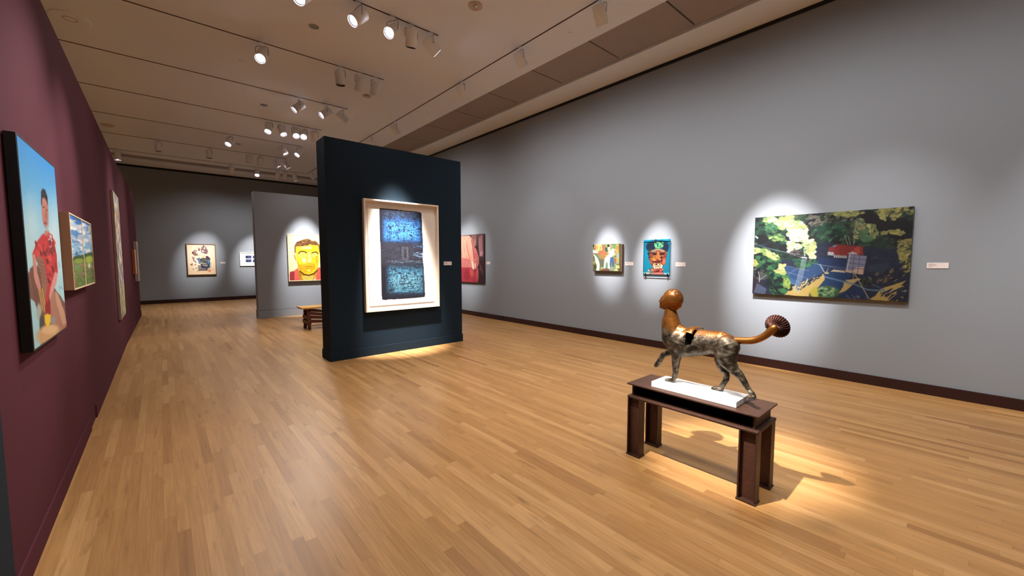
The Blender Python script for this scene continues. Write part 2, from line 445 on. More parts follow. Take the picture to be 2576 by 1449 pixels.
P.dabs([(1420, 380), (1520, 375), (1560, 500), (1500, 530)], 60, 20, [(206, 204, 116), (184, 186, 104), (120, 136, 80)], 1.0, 2)
P.dabs([(1580, 460), (1780, 440), (1850, 470), (1830, 520), (1700, 480), (1590, 490)], 60, 20, [(192, 186, 98), (160, 160, 88)], -.1, 2.4)
P.dabs([(1770, 560), (1920, 530), (1905, 880), (1860, 900), (1800, 760)], 130, 24, [(176, 168, 86), (146, 144, 76), (66, 76, 54), (198, 184, 96)], -.2, 2.2)
# left lit tree
P.dabs([(180, 320), (300, 300), (560, 420), (740, 560), (740, 760), (540, 760), (180, 560)], 220, 38, [(18, 42, 38), (26, 66, 50), (16, 18, 30), (36, 90, 62), (18, 20, 32)], -.4, 1.8)
LT = [(205, 215, 130), (240, 244, 182), (250, 250, 214), (160, 200, 110), (226, 234, 160)]
P.dabs([(280, 310), (380, 300), (430, 340), (300, 350)], 34, 26, LT, -.1, 2)
P.dabs([(450, 300), (590, 285), (590, 325), (470, 335)], 26, 26, [(200, 220, 110), (160, 196, 120), (226, 232, 130)], -.1, 2)
P.dabs([(370, 360), (640, 330), (770, 400), (760, 460), (560, 440), (420, 410)], 150, 24, LT, 0, 1.8)
P.dabs([(550, 430), (770, 440), (750, 560), (640, 560), (540, 500)], 110, 26, LT, .1, 1.7)
P.dabs([(700, 560), (830, 545), (860, 640), (850, 740), (800, 800), (770, 700)], 90, 22, LT, .2, 1.7)
P.dabs([(560, 440), (770, 430), (760, 540), (580, 560)], 60, 20, [(255, 255, 240), (240, 250, 210)], .1, 1.8)
P.dabs([(540, 560), (700, 600), (700, 650), (560, 680)], 60, 22, LT, 0, 1.8)
P.dabs([(330, 500), (480, 480), (520, 560), (360, 560)], 40, 20, [(150, 190, 90), (196, 210, 120), (70, 130, 76)], 0, 1.8)
P.dabs([(300, 360), (420, 380), (400, 470), (290, 440)], 50, 26, [(70, 140, 86), (52, 110, 70), (120, 180, 100)], .4, 1.8)
P.dabs([(580, 670), (700, 660), (720, 740), (600, 740)], 50, 22, [(44, 40, 44), (90, 84, 84), (30, 34, 34)], 0, 1.8)
P.dabs([(600, 760), (880, 780), (900, 880), (780, 920), (700, 880)], 110, 24, [(34, 92, 62), (44, 116, 74), (66, 140, 84), (24, 54, 50)], -.4, 2)
# blue shaded roofs and roads
P.poly([(500, 830), (720, 880), (860, 800), (980, 830), (930, 920), (700, 1000), (540, 960)], (44, 84, 142), wob=8)
P.poly([(540, 960), (690, 1000), (650, 1050), (560, 1030)], (58, 108, 166), wob=6)
P.poly([(880, 740), (1220, 770), (1180, 880), (1000, 880), (880, 800)], (28, 56, 112), wob=8)
P.poly([(1480, 740), (1550, 725), (1560, 755), (1480, 765)], (48, 66, 100))
P.poly([(1440, 830), (1680, 790), (1660, 900), (1440, 900)], (50, 66, 92), wob=6)
P.poly([(940, 940), (1010, 895), (1270, 905), (1180, 1060), (1105, 1140), (860, 1095)], (26, 68, 124), wob=4)
P.poly([(1110, 1140), (1300, 1050), (1400, 1110), (1450, 1200), (1160, 1200)], (28, 56, 106), wob=6)
# sunlit ground
Yg = (228, 192, 100)
P.poly([(470, 1150), (560, 1070), (660, 1040), (960, 935), (955, 990), (880, 1080), (790, 1130), (780, 1170)], Yg, wob=8)
P.dabs([(600, 1060), (980, 900), (1000, 920), (660, 1110)], 70, 20, [(36, 60, 110), (24, 40, 80), (240, 220, 160)], -.6, 4)
P.poly([(1170, 1010), (1350, 975), (1190, 1110), (1110, 1140), (1165, 1060)], Yg, wob=5)
P.poly([(1460, 1205), (1600, 1085), (1870, 985), (1810, 1040), (1850, 1050), (1740, 1110), (1780, 1130), (1650, 1225)], (222, 184, 92), wob=12)
P.poly([(1680, 1225), (1820, 1170), (1840, 1190), (1740, 1225)], (214, 176, 88), wob=8)
P.poly([(1580, 1090), (1870, 1100), (1870, 1118), (1580, 1112)], (196, 186, 150))
P.line([(960, 955), (1180, 1010), (1300, 1040), (1430, 1095), (1590, 1105)], 18, (112, 146, 190), .8)
P.line([(1380, 1010), (1520, 1050), (1620, 1100)], 14, (98, 120, 150), .7)
P.poly([(1020, 895), (1060, 875), (1190, 890), (1180, 910)], (232, 214, 180), wob=4)
P.dabs([(1440, 940), (1880, 830), (1870, 960), (1560, 1050)], 60, 26, [(22, 26, 44), (150, 130, 88), (28, 32, 52)], -.55, 5)
P.dabs([(1360, 960), (1460, 950), (1480, 1040), (1360, 1050)], 46, 24, [(60, 84, 66), (26, 30, 36), (96, 120, 90)], 0, 1.6)
# house
P.poly([(1010, 630), (1092, 596), (1385, 622), (1392, 712), (1200, 722), (1060, 716), (1060, 682), (995, 676)], (170, 46, 42), wob=2)
P.poly([(1285, 640), (1350, 618), (1355, 690), (1300, 705)], (214, 76, 58), wob=5)
P.poly([(1040, 615), (1090, 600), (1090, 620), (1060, 632)], (120, 140, 176))
P.poly([(995, 678), (1062, 684), (1058, 722), (990, 716)], (206, 206, 216))
P.poly([(1062, 714), (1208, 722), (1204, 752), (1060, 744)], (198, 196, 206))
P.poly([(1205, 706), (1268, 674), (1335, 706)], (210, 206, 216))
for k in range(5): P.line([(1080+k*24, 722), (1080+k*24, 744)], 5, (90, 84, 90))
P.poly([(1225, 706), (1430, 726), (1386, 930), (1184, 902)], (146, 150, 184))
P.poly([(1300, 850), (1395, 850), (1386, 930), (1184, 902), (1190, 880), (1290, 884)], (232, 190, 164), wob=3)
for a, b in (((1225, 750), (1420, 770)), ((1210, 800), (1412, 822)), ((1198, 850), (1400, 872)), ((1290, 712), (1262, 912)), ((1350, 718), (1322, 918)), ((1225, 706), (1184, 902)), ((1430, 726), (1386, 930))):
    P.line([a, b], 6, (84, 82, 112), .9)
P.line([(1240, 706), (1205, 880)], 8, (236, 236, 244))
# tree trunks and pylon
for a in ([(1185, 500), (1215, 600)], [(1222, 510), (1245, 600)], [(1290, 440), (1283, 600)], [(1310, 380), (1290, 460)]): P.line(a, 8, (172, 172, 130))
for k in range(5): P.line([(712+k*12, 745), (610+k*14, 1130)], 4, (214, 224, 236), .9)
P.line([(702, 740), (757, 746)], 12, (236, 236, 240))
P.poly([(720, 640), (735, 640), (745, 730), (728, 735)], (170, 200, 160))
for a, b in (((190, 600), (720, 745)), ((300, 640), (720, 720)), ((520, 830), (780, 890)), ((530, 900), (800, 980)), ((530, 940), (670, 850)), ((760, 790), (1190, 880)), ((880, 820), (1200, 860)), ((660, 1060), (560, 1090)), ((540, 980), (650, 1060)), ((700, 1040), (860, 930)), ((540, 1110), (760, 980)), ((1180, 1060), (1330, 970))):
    P.line([a, b], 3.5, (190, 206, 222), .75)
P.line([(1278, 905), (1330, 985), (1400, 1110), (1450, 1195)], 12, (168, 160, 140))
P.line([(1278, 910), (1276, 975)], 8, (176, 160, 140)); P.poly([(1180, 990), (1350, 970), (1355, 990), (1230, 1010)], (222, 190, 120))
P.line([(905, 820), (960, 915)], 10, (190, 200, 214)); P.line([(1000, 860), (960, 915)], 6, (190, 200, 214))
# low trees on the left
GR = [(22, 66, 48), (32, 92, 56), (16, 36, 38), (20, 24, 34), (60, 132, 78)]
P.dabs([(165, 650), (300, 660), (430, 720), (440, 820), (340, 880), (200, 860), (160, 760)], 170, 34, GR, 0, 1.5)
P.dabs([(165, 645), (280, 650), (430, 710), (440, 760), (380, 760), (260, 700), (165, 690)], 80, 20, [(196, 206, 120), (226, 228, 150), (140, 180, 90)], .2, 1.8)
P.dabs([(160, 760), (200, 780), (190, 850), (160, 830)], 16, 20, [(190, 190, 90)], .3, 1.8)
P.dabs([(150, 860), (330, 900), (330, 960), (230, 980), (150, 940)], 60, 26, [(26, 24, 34), (60, 70, 66), (96, 100, 90)], -.3, 2)
P.dabs([(340, 900), (500, 910), (560, 1000), (560, 1080), (500, 1110), (470, 1160), (400, 1150), (330, 1040)], 190, 30, GR, .3, 1.5)
P.dabs([(380, 880), (500, 870), (520, 930), (480, 930)], 44, 18, [(214, 220, 130), (180, 200, 110)], .2, 1.8)
P.dabs([(440, 820), (510, 820), (510, 870), (450, 870)], 24, 16, [(220, 224, 140)], .2, 1.8)
P.dabs([(500, 960), (565, 1000), (560, 1080), (500, 1090)], 40, 20, [(170, 194, 84), (120, 170, 80)], .9, 1.7)
P.poly([(148, 950), (200, 980), (260, 1030), (250, 1130), (147, 1140)], (56, 40, 54), wob=6)
P.poly([(200, 1020), (310, 1090), (290, 1145), (160, 1130)], (84, 96, 130), wob=6)
P.line([(215, 900), (228, 960), (225, 1010)], 9, (186, 190, 200)); P.line([(228, 985), (300, 940)], 7, (160, 170, 180))
P.poly([(176, 498), (215, 520), (210, 540), (180, 520)], (210, 218, 230))
P.ell(980, 1120, 130, 62, (120, 140, 70)); P.ell(850, 1130, 60, 54, (208, 192, 56)); P.ell(1000, 1120, 105, 52, (60, 118, 76))
P.dabs([(900, 1080), (1060, 1080), (1080, 1150), (900, 1160)], 70, 20, [(44, 96, 66), (110, 160, 104), (150, 186, 120), (30, 66, 50)], 0, 1.6)
P.dabs([(1560, 1120), (1880, 1060), (1880, 1230), (1700, 1230)], 44, 30, [(26, 34, 58), (38, 50, 78)], -.6, 4)
P.dabs([(1160, 1150), (1460, 1170), (1440, 1215), (1160, 1200)], 30, 18, [(120, 130, 150), (34, 44, 80)], 0, 3)
P.grain(5, 90, 60)
P.gain = 0.33; P.desat(.16)
W = Work('landscape_painting', 'wide oil painting of dark green trees around a red-roofed house, on the right wall', 'painting', 'right', 2.03, .449, 1.025, 2.092)
h = W.W/2
W.box('stretcher', -h, h, .002, .048, 0, W.H, 'olive_edge', .001)
W.paint('canvas', P, -h, h, 0, W.H, .0487)

# -- carnival/dancers panel
P = Paint(150, 118, [(270, 405), (880, 385), (885, 925), (268, 915)], (150, 150, 96), 6)
P.dabs([(270, 390), (880, 390), (885, 925), (268, 925)], 220, 50, [(120, 132, 84), (160, 164, 104), (90, 110, 84), (186, 184, 120)], .3, 2)
P.poly([(300, 400), (470, 400), (470, 520), (320, 520)], (246, 214, 130)); P.poly([(320, 420), (350, 420), (345, 500), (325, 510)], (200, 110, 60))
P.poly([(360, 440), (380, 430), (375, 500), (362, 500)], (206, 140, 80)); P.poly([(420, 440), (445, 430), (440, 510), (420, 510)], (206, 130, 76))
P.poly([(270, 400), (302, 402), (300, 470), (270, 440)], (60, 48, 44))
P.poly([(480, 420), (520, 410), (525, 520), (480, 520)], (196, 104, 74)); P.poly([(530, 470), (580, 460), (600, 540), (540, 530)], (50, 80, 66))
P.poly([(590, 420), (650, 410), (650, 500), (600, 520)], (214, 204, 190)); P.ell(610, 430, 26, 22, (30, 34, 36)); P.ell(662, 430, 22, 30, (214, 150, 130))
P.poly([(690, 400), (800, 395), (820, 470), (700, 480)], (110, 160, 96), wob=20); P.poly([(780, 395), (870, 392), (870, 560), (800, 560)], (206, 196, 84), wob=8)
P.poly([(835, 395), (880, 392), (884, 925), (850, 925)], (90, 100, 50)); P.poly([(790, 560), (850, 560), (850, 780), (790, 780)], (176, 190, 176))
P.ell(800, 470, 40, 46, (196, 150, 90)); P.ell(800, 540, 40, 40, (214, 170, 100))
P.poly([(300, 560), (540, 540), (560, 640), (480, 760), (400, 640)], (150, 140, 84)); P.poly([(440, 560), (530, 560), (560, 620), (500, 720), (470, 640)], (186, 124, 70))
P.poly([(270, 500), (400, 545), (380, 570), (270, 570)], (250, 246, 234)); P.poly([(380, 560), (480, 515), (560, 545), (600, 590), (560, 600), (500, 560), (400, 600), (370, 600)], (190, 110, 76))
P.poly([(585, 545), (640, 540), (700, 480), (750, 500), (720, 620), (640, 670), (580, 640), (640, 580)], (250, 248, 238))
P.poly([(270, 575), (340, 620), (390, 690), (425, 800), (415, 920), (345, 920), (365, 800), (330, 740), (310, 640)], (252, 250, 240))
P.poly([(540, 650), (650, 650), (640, 780), (655, 900), (610, 890), (580, 720), (560, 760), (545, 890), (510, 895), (525, 740)], (252, 250, 240))
P.poly([(655, 650), (720, 650), (745, 760), (752, 860), (720, 870), (690, 740), (660, 880), (652, 780)], (62, 110, 158)); P.poly([(720, 870), (760, 850), (745, 885), (715, 885)], (240, 240, 230))
P.poly([(560, 760), (610, 760), (610, 870), (550, 870)], (120, 160, 130)); P.ell(320, 840, 38, 66, (120, 120, 70)); P.ell(322, 845, 22, 40, (60, 66, 50))
P.poly([(425, 680), (520, 700), (520, 820), (430, 820)], (110, 110, 90), wob=16); P.poly([(440, 920), (520, 870), (640, 880), (650, 922)], (130, 80, 66), wob=8)
P.poly([(640, 880), (700, 840), (790, 850), (780, 925), (660, 925)], (150, 170, 140), wob=10); P.poly([(780, 820), (860, 810), (865, 870), (790, 870)], (246, 232, 150)); P.poly([(740, 925), (790, 870), (845, 925)], (244, 232, 160))
P.ell(765, 720, 26, 50, (176, 110, 60)); P.ell(820, 700, 18, 60, (226, 180, 90))
P.grain(8, 40, 40)
P.gain = 0.42
W = Work('dancers_painting', 'small square painting of men in white trousers, on the grey right wall', 'painting', 'right', 4.83, 4.182, 1.30, 1.80); h = W.W/2
W.box('panel', -h+.015, h, .002, .058, -.015, W.H-.01, 'brown_edge', .001); W.box('backing_board', -h, h-.02, .0585, .066, 0, W.H, 'canvas_edge'); W.paint('painted_face', P, -h, h-.02, 0, W.H, .0668)

# -- teal portrait on two offset sheets
P = Paint(140, 166, [(1350, 300), (1920, 290), (1900, 1050), (1340, 1030)], (2, 150, 186), 7)
P.mix(np.clip((P.v-.93)*30, 0, 1), (176, 226, 240)); P.mix(np.clip((.065-P.v)*60, 0, 1), (10, 170, 214))
P.ell(1650, 430, 225, 130, (8, 36, 66)); P.ell(1480, 450, 70, 90, (6, 32, 60)); P.ell(1830, 460, 56, 110, (8, 40, 74))
P.ell(1670, 420, 70, 80, (96, 196, 130)); P.ell(1650, 470, 50, 50, (80, 170, 120)); P.dabs([(1600, 340), (1780, 340), (1780, 480), (1600, 480)], 40, 22, [(110, 214, 140), (44, 130, 110), (30, 90, 90), (150, 226, 160)], .4, 1.6)
P.poly([(1450, 560), (1500, 520), (1660, 480), (1810, 520), (1860, 580), (1830, 700), (1780, 840), (1750, 900), (1560, 900), (1500, 800), (1460, 700)], (150, 62, 36), wob=8)
P.poly([(1520, 530), (1660, 485), (1800, 530), (1790, 560), (1660, 520), (1530, 560)], (168, 166, 140), wob=5)
P.poly([(1520, 900), (1745, 900), (1760, 1000), (1800, 1040), (1470, 1030), (1540, 980)], (150, 56, 40), wob=10)
P.dabs([(1470, 570), (1840, 570), (1800, 800), (1740, 880), (1560, 880), (1500, 780)], 240, 22, [(196, 120, 60), (86, 20, 20), (120, 40, 28), (220, 140, 90), (60, 14, 20), (206, 100, 70), (170, 84, 40)], .5, 1.9)
P.ell(1570, 600, 60, 30, (60, 14, 20)); P.ell(1750, 600, 56, 30, (66, 14, 22)); P.ell(1750, 560, 36, 10, (196, 140, 120)); P.ell(1590, 560, 40, 14, (150, 130, 110))
P.poly([(1640, 540), (1680, 540), (1700, 700), (1650, 720), (1620, 700)], (206, 128, 62), wob=6); P.ell(1560, 700, 50, 40, (214, 140, 60)); P.ell(1590, 735, 34, 18, (222, 160, 96))
P.ell(1700, 720, 30, 18, (210, 140, 96)); P.ell(1640, 770, 90, 16, (70, 16, 22)); P.ell(1790, 760, 34, 70, (222, 120, 96)); P.ell(1530, 640, 26, 60, (150, 80, 40))
P.ell(1600, 850, 50, 44, (226, 204, 150)); P.ell(1700, 850, 50, 40, (236, 222, 190)); P.ell(1650, 830, 60, 14, (80, 30, 24)); P.ell(1650, 890, 80, 30, (196, 170, 130)); P.dabs([(1560, 820), (1750, 820), (1740, 910), (1570, 910)], 40, 14, [(250, 240, 210), (160, 120, 80), (206, 180, 130)], 0, 1.3)
P.dabs([(1560, 920), (1760, 920), (1760, 1000), (1560, 1000)], 50, 20, [(196, 90, 70), (90, 20, 20), (226, 110, 90)], 0, 1.6); P.poly([(1570, 1000), (1760, 1000), (1770, 1045), (1580, 1045)], (240, 140, 130))
P.dabs([(1440, 960), (1540, 900), (1570, 1030), (1430, 1030)], 40, 18, [(170, 150, 130), (60, 70, 60), (220, 190, 160)], .5, 1.6); P.dabs([(1440, 460), (1500, 500), (1470, 690), (1440, 600)], 24, 18, [(20, 40, 50), (30, 70, 80)], 1.2, 1.8)
P.grain(10, 50, 50)
P.gain = 0.36
W = Work('portrait_on_glass', 'teal portrait of a bearded man in dark hat, held by black clips', 'painting', 'right', 3.775, 3.272, 1.245, 1.85); h = W.W/2
W.box('back_sheet', -h, h-.02, .004, .018, .03, W.H, 'teal', .001)
W.paint('painted_sheet', P, -h+.004, h-.016, .012, W.H-.006, .026)
W.frame('front_sheet_edge', -h+.012, h, -.012, W.H-.03, .006, .028, .036, 'tealdk', .0005)
for (cx_, cz) in ((-.02, W.H-.03), (-h+.05, .0), (h-.045, .0)):
    o = W.box('clip', cx_-.011, cx_+.011, 0, .042, cz-.022, cz+.03, 'clip', .002)

# -- close-up of clasped hands
P = Paint(150, 220, [(-160, 198), (430, 160), (428, 860), (-160, 835)], (70, 48, 50), 8)
P.poly([(160, 180), (280, 172), (270, 330), (230, 350), (180, 240)], (128, 92, 88), wob=6); P.poly([(280, 172), (430, 162), (428, 500), (330, 480), (290, 330)], (112, 78, 82), wob=8)
P.poly([(325, 220), (400, 170), (410, 470), (350, 470), (325, 360)], (176, 122, 128), wob=6); P.poly([(340, 420), (410, 400), (410, 470), (350, 475)], (206, 146, 156), wob=6)
P.ell(235, 290, 30, 60, (160, 112, 104), .3); P.line([(285, 180), (300, 330), (320, 380)], 10, (40, 20, 26)); P.poly([(255, 330), (300, 330), (330, 520), (330, 650), (300, 650), (330, 500)], (48, 30, 34), wob=6)
P.poly([(330, 500), (430, 560), (428, 850), (320, 850)], (58, 34, 38), wob=10); P.poly([(330, 560), (420, 690), (420, 760), (345, 660)], (110, 62, 72), wob=6)
P.poly([(-160, 200), (120, 190), (190, 230), (210, 340), (270, 380), (325, 500), (325, 580), (270, 650), (200, 680), (150, 640), (-160, 640)], (198, 112, 106), wob=8)
P.poly([(-160, 200), (120, 190), (170, 240), (200, 420), (225, 600), (210, 670), (160, 640), (120, 520), (-160, 480)], (232, 164, 140), wob=8)
P.dabs([(-160, 220), (190, 230), (210, 500), (310, 480), (310, 600), (200, 640), (-160, 620)], 150, 22, [(236, 176, 152), (196, 104, 100), (220, 146, 128), (238, 186, 160), (204, 116, 108)], 1.35, 5, .6)
for k in range(7): P.line([(210+k*14, 400+k*8), (228+k*13, 520+k*6), (232+k*9, 640-k*9)], 5, (170, 66, 76), .8)
P.poly([(160, 560), (200, 550), (225, 640), (205, 675), (170, 640)], (250, 206, 186), wob=3); P.ell(240, 610, 14, 40, (246, 200, 180)); P.line([(150, 560), (165, 640), (205, 680), (230, 640), (205, 540)], 7, (140, 36, 50)); P.line([(60, 300), (110, 480), (150, 560)], 9, (160, 60, 66)); P.line([(170, 240), (200, 420), (212, 520)], 8, (120, 30, 44))
P.poly([(-160, 640), (150, 640), (230, 690), (290, 640), (320, 760), (300, 850), (-160, 850)], (168, 52, 66), wob=10); P.ell(165, 710, 40, 60, (196, 84, 76), -.3); P.ell(285, 730, 24, 90, (196, 90, 90), .1); P.ell(60, 740, 60, 80, (150, 40, 56))
P.grain(7, 40, 50)
P.gain = 0.62
W = Work('hands_painting', 'tall painting of clasped pink hands, half hidden behind the navy partition', 'painting', 'right', 9.62, 8.338, .905, 2.19); h = W.W/2
W.box('stretcher', -h, h, .002, .05, 0, W.H, 'dark_edge', .001); W.paint('canvas', P, -h, h, 0, W.H, .0507)

# -- framed blue print on the navy partition (drawing frame: zoom of the frame)
P = Paint(210, 290, [(120, 125), (925, 180), (908, 1290), (152, 1345)], (238, 226, 212), 9)
art = [(285, 186), (755, 222), (772, 228), (780, 245), (784, 480), (790, 650), (782, 760), (792, 900), (800, 1215), (795, 1236), (770, 1244), (620, 1256), (310, 1274), (293, 1265), (288, 1200), (280, 870), (277, 650), (268, 400), (264, 215), (270, 192)]
mk = P.blur(P.pmask(art, 2), 1)
base = np.zeros_like(P.a); base[:] = (24, 22, 36)
n1 = P.noise(90, 150, 1, 2); n3 = P.noise(100, 24, 2, 2); n2 = P.noise(24, 150, 3, 2); nn = (n1+n2+n3)/3
def band(c0, c1, f):  # soft band in Y
    return np.clip((P.Y-c0)/f, 0, 1)*np.clip((c1-P.Y)/f, 0, 1)
def add(m, col):
    global base
    base = base*(1-np.clip(m, 0, 1)[..., None])+np.array(col, float)*np.clip(m, 0, 1)[..., None]
sidefall = np.clip((P.X-280)/60, 0, 1)*np.clip((790-P.X)/40, 0, 1)
add(band(195, 330, 60)*sidefall*np.clip((nn-.46)*9, 0, 1)*.75, (44, 92, 140))
add(band(270, 640, 90)*sidefall*np.clip((nn-.36)*8, 0, 1), (48, 116, 196))
add(band(330, 600, 80)*np.clip((P.X-320)/90, 0, 1)*np.clip((770-P.X)/60, 0, 1)*np.clip((nn-.44)*9, 0, 1)*.8, (88, 164, 226))
add(band(400, 600, 70)*np.clip(1-abs(P.X-470)/190, 0, 1)*np.clip((nn-.4)*9, 0, 1)*.6, (60, 132, 214))
add(band(580, 900, 50), (40, 38, 50)); add(band(600, 900, 60)*np.clip((n2-.5)*7, 0, 1)*.35, (74, 76, 92))
add(band(600, 680, 30)*np.clip((nn-.5)*9, 0, 1)*np.clip((P.X-640)/60, 0, 1), (84, 130, 180))
add(band(690, 790, 25)*np.clip((n2-.5)*9, 0, 1)*np.clip((P.X-650)/60, 0, 1), (120, 150, 176))
add(band(805, 850, 12)*np.clip((nn-.47)*9, 0, 1)*np.clip((P.X-340)/100, 0, 1), (96, 120, 140))
add(band(850, 1250, 80)*np.clip((P.X-330)/60, 0, 1)*np.clip((796-P.X)/30, 0, 1)*np.clip((nn-.38)*8, 0, 1), (70, 134, 164))
add(band(930, 1200, 90)*np.clip((P.X-370)/70, 0, 1)*np.clip((780-P.X)/50, 0, 1)*np.clip((nn-.45)*9, 0, 1)*.85, (132, 192, 206))
add(band(1180, 1260, 30)*.6, (24, 26, 38)); add(np.clip((n3-.62)*9, 0, 1)*.5, (16, 18, 30))
base = base*.74; P.a = P.a*(1-mk[..., None])+base*mk[..., None]
for q in ([(536, 655), (604, 655), (607, 812), (537, 808), (536, 655)], [(548, 672), (594, 672), (596, 796), (550, 794), (548, 672)]): P.line(q, 5, (88, 90, 92), .8)
W = Work('framed_print', 'blue and black weathered print in a deep pale frame on the navy partition', 'picture', 'navy', 2.352, 3.652, .698, 2.446); h = W.W/2
W.frame('frame', -h, h, 0, W.H, .024, 0, .075, 'frame_w', .0015)
W.box('mount_board', -h+.024, h-.024, .004, .014, .024, W.H-.024, 'mat_w')
me = P.mesh('paper', (-h+.075, -.022, W.H-.062), (W.W-.150, 0, 0), (0, 0, -(W.H-.150))); obj('paper', me, M['canvas'], W.root)

# -- yellow face on the far grey partition
P = Paint(150, 180, [(75, 100), (1150, 105), (1150, 1318), (120, 1315)], (246, 226, 178), 10)
P.poly([(120, 1090), (250, 1060), (260, 1310), (120, 1310)], (164, 52, 64)); P.poly([(240, 1060), (330, 980), (400, 1150), (420, 1320), (240, 1320)], (226, 100, 84)); P.poly([(780, 1320), (830, 1000), (900, 980), (1100, 1100), (1150, 1320)], (226, 100, 84)); P.poly([(1000, 1060), (1150, 1100), (1150, 1320), (1020, 1320)], (164, 52, 64))
P.poly([(325, 1030), (840, 1030), (800, 1200), (740, 1320), (400, 1320), (350, 1200)], (196, 150, 30), wob=6); P.poly([(400, 1200), (760, 1200), (700, 1320), (470, 1320)], (220, 196, 90), wob=14); P.poly([(325, 1030), (400, 1130), (420, 1290), (350, 1200)], (176, 120, 24))
P.poly([(225, 600), (262, 640), (295, 790), (270, 800), (235, 700)], (206, 140, 70)); 
P.poly([(240, 560), (245, 380), (300, 290), (420, 230), (520, 200), (600, 185), (660, 210), (720, 240), (800, 240), (860, 300), (900, 340), (935, 420), (940, 560), (905, 620), (880, 400), (640, 420), (290, 420), (280, 600)], (128, 84, 44), wob=12); P.dabs([(250, 330), (420, 250), (600, 200), (860, 310), (860, 360), (600, 380), (290, 400)], 120, 26, [(110, 70, 30), (150, 104, 54), (90, 56, 28), (60, 44, 20)], -.2, 2)
P.poly([(290, 410), (430, 405), (520, 390), (600, 380), (660, 335), (720, 370), (870, 370), (895, 500), (890, 760), (860, 940), (820, 1060), (700, 1150), (600, 1175), (480, 1140), (390, 1060), (330, 960), (300, 800), (280, 600)], (244, 202, 34), wob=5)
P.poly([(400, 420), (700, 390), (690, 470), (430, 480)], (246, 232, 130), wob=10); P.poly([(330, 560), (560, 560), (560, 660), (520, 740), (440, 760), (350, 680)], (244, 224, 96), wob=10); P.poly([(690, 600), (850, 590), (850, 660), (760, 740), (700, 680)], (246, 222, 110), wob=8)
P.poly([(590, 560), (670, 560), (700, 860), (600, 870), (560, 800)], (246, 226, 120), wob=8); P.ell(490, 790, 46, 60, (252, 244, 200)); P.poly([(360, 900), (760, 870), (770, 1000), (660, 1120), (480, 1120), (380, 1000)], (232, 172, 20), wob=14); P.poly([(780, 660), (860, 660), (850, 900), (790, 820)], (222, 176, 20), wob=8)
P.poly([(310, 760), (350, 900), (420, 1040), (400, 1060), (330, 960)], (206, 140, 20), wob=5); P.ell(610, 1060, 50, 36, (248, 216, 70)); P.ell(610, 925, 90, 20, (240, 190, 40))
P.line([(352, 600), (375, 560), (430, 540), (500, 550), (555, 575)], 34, (92, 56, 10)); P.line([(700, 585), (760, 560), (820, 555), (860, 600)], 30, (86, 50, 10))
P.line([(530, 960), (570, 945), (605, 950), (650, 945), (700, 960)], 14, (130, 70, 10)); P.line([(560, 1020), (600, 1005), (650, 1020)], 9, (150, 90, 14)); P.line([(575, 850), (600, 862), (650, 864), (690, 850), (700, 790)], 10, (190, 120, 20)); P.line([(545, 590), (585, 670), (560, 780)], 9, (206, 150, 20)); P.line([(690, 600), (700, 690), (750, 750)], 9, (180, 124, 20)); P.line([(745, 880), (765, 930), (760, 1000)], 9, (176, 110, 14)); P.line([(600, 540), (610, 580), (640, 540)], 8, (206, 150, 30))
P.line([(400, 625), (440, 612), (500, 625)], 9, (200, 160, 40)); P.line([(720, 630), (760, 615), (820, 625)], 9, (200, 160, 40)); P.line([(385, 1080), (480, 1160), (610, 1190), (740, 1150), (830, 1060)], 34, (96, 48, 8))
P.grain(6, 40, 50)
P.gain = 0.62
W = Work('yellow_portrait', 'large painting of a yellow face with short brown hair and coral collar, behind the bench', 'painting', 'grey', 2.575, 3.62, .945, 2.20); h = W.W/2
W.frame('frame', -h, h, 0, W.H, .016, 0, .05, 'strip'); W.paint('canvas', P, -h+.016, h-.016, .016, W.H-.016, .046)

# -- collage on the far wall
P = Paint(110, 140, [(195, 205), (1190, 208), (1245, 1240), (240, 1250)], (246, 218, 176), 11)
P.ell(700, 600, 480, 400, (252, 240, 214), soft=.5)
P.ell(800, 340, 95, 90, (150, 110, 106)); P.ell(860, 440, 90, 100, (134, 104, 106)); P.ell(760, 440, 60, 30, (240, 226, 220)); P.line([(790, 240), (800, 290)], 26, (70, 56, 54)); P.line([(710, 370), (720, 470), (800, 470)], 22, (80, 56, 54)); P.ell(820, 330, 24, 40, (236, 220, 214))
P.ell(490, 440, 55, 48, (120, 80, 76)); P.ell(490, 440, 28, 24, (240, 214, 190)); P.ell(410, 490, 40, 44, (110, 66, 66)); P.ell(480, 540, 60, 50, (150, 96, 90)); P.ell(560, 560, 60, 40, (150, 120, 104)); P.ell(630, 380, 46, 50, (150, 116, 100)); P.line([(600, 290), (660, 420)], 18, (170, 130, 110)); P.ell(640, 600, 50, 50, (226, 160, 130))
P.line([(560, 470), (700, 520), (820, 560)], 16, (246, 236, 200)); P.dabs([(560, 560), (900, 540), (860, 640), (600, 650)], 40, 30, [(250, 240, 206), (226, 200, 160)], .2, 1.6)
P.poly([(520, 690), (640, 660), (700, 760), (690, 880), (600, 860)], (112, 130, 160), wob=16); P.poly([(870, 620), (1000, 700), (1040, 860), (1030, 1020), (940, 1050), (880, 900), (890, 760)], (70, 104, 134), wob=14); P.poly([(860, 620), (920, 590), (1050, 690), (1040, 740), (940, 700), (880, 690)], (96, 50, 60), wob=8)
P.dabs([(900, 720), (1010, 760), (1010, 1000), (920, 960)], 40, 30, [(120, 160, 180), (54, 60, 100), (70, 110, 140)], .8, 1.8); P.ell(780, 760, 105, 95, (74, 74, 60)); P.dabs([(690, 680), (880, 680), (870, 840), (700, 820)], 60, 26, [(40, 44, 36), (120, 120, 100), (90, 96, 80), (150, 150, 130)], .3, 1.8)
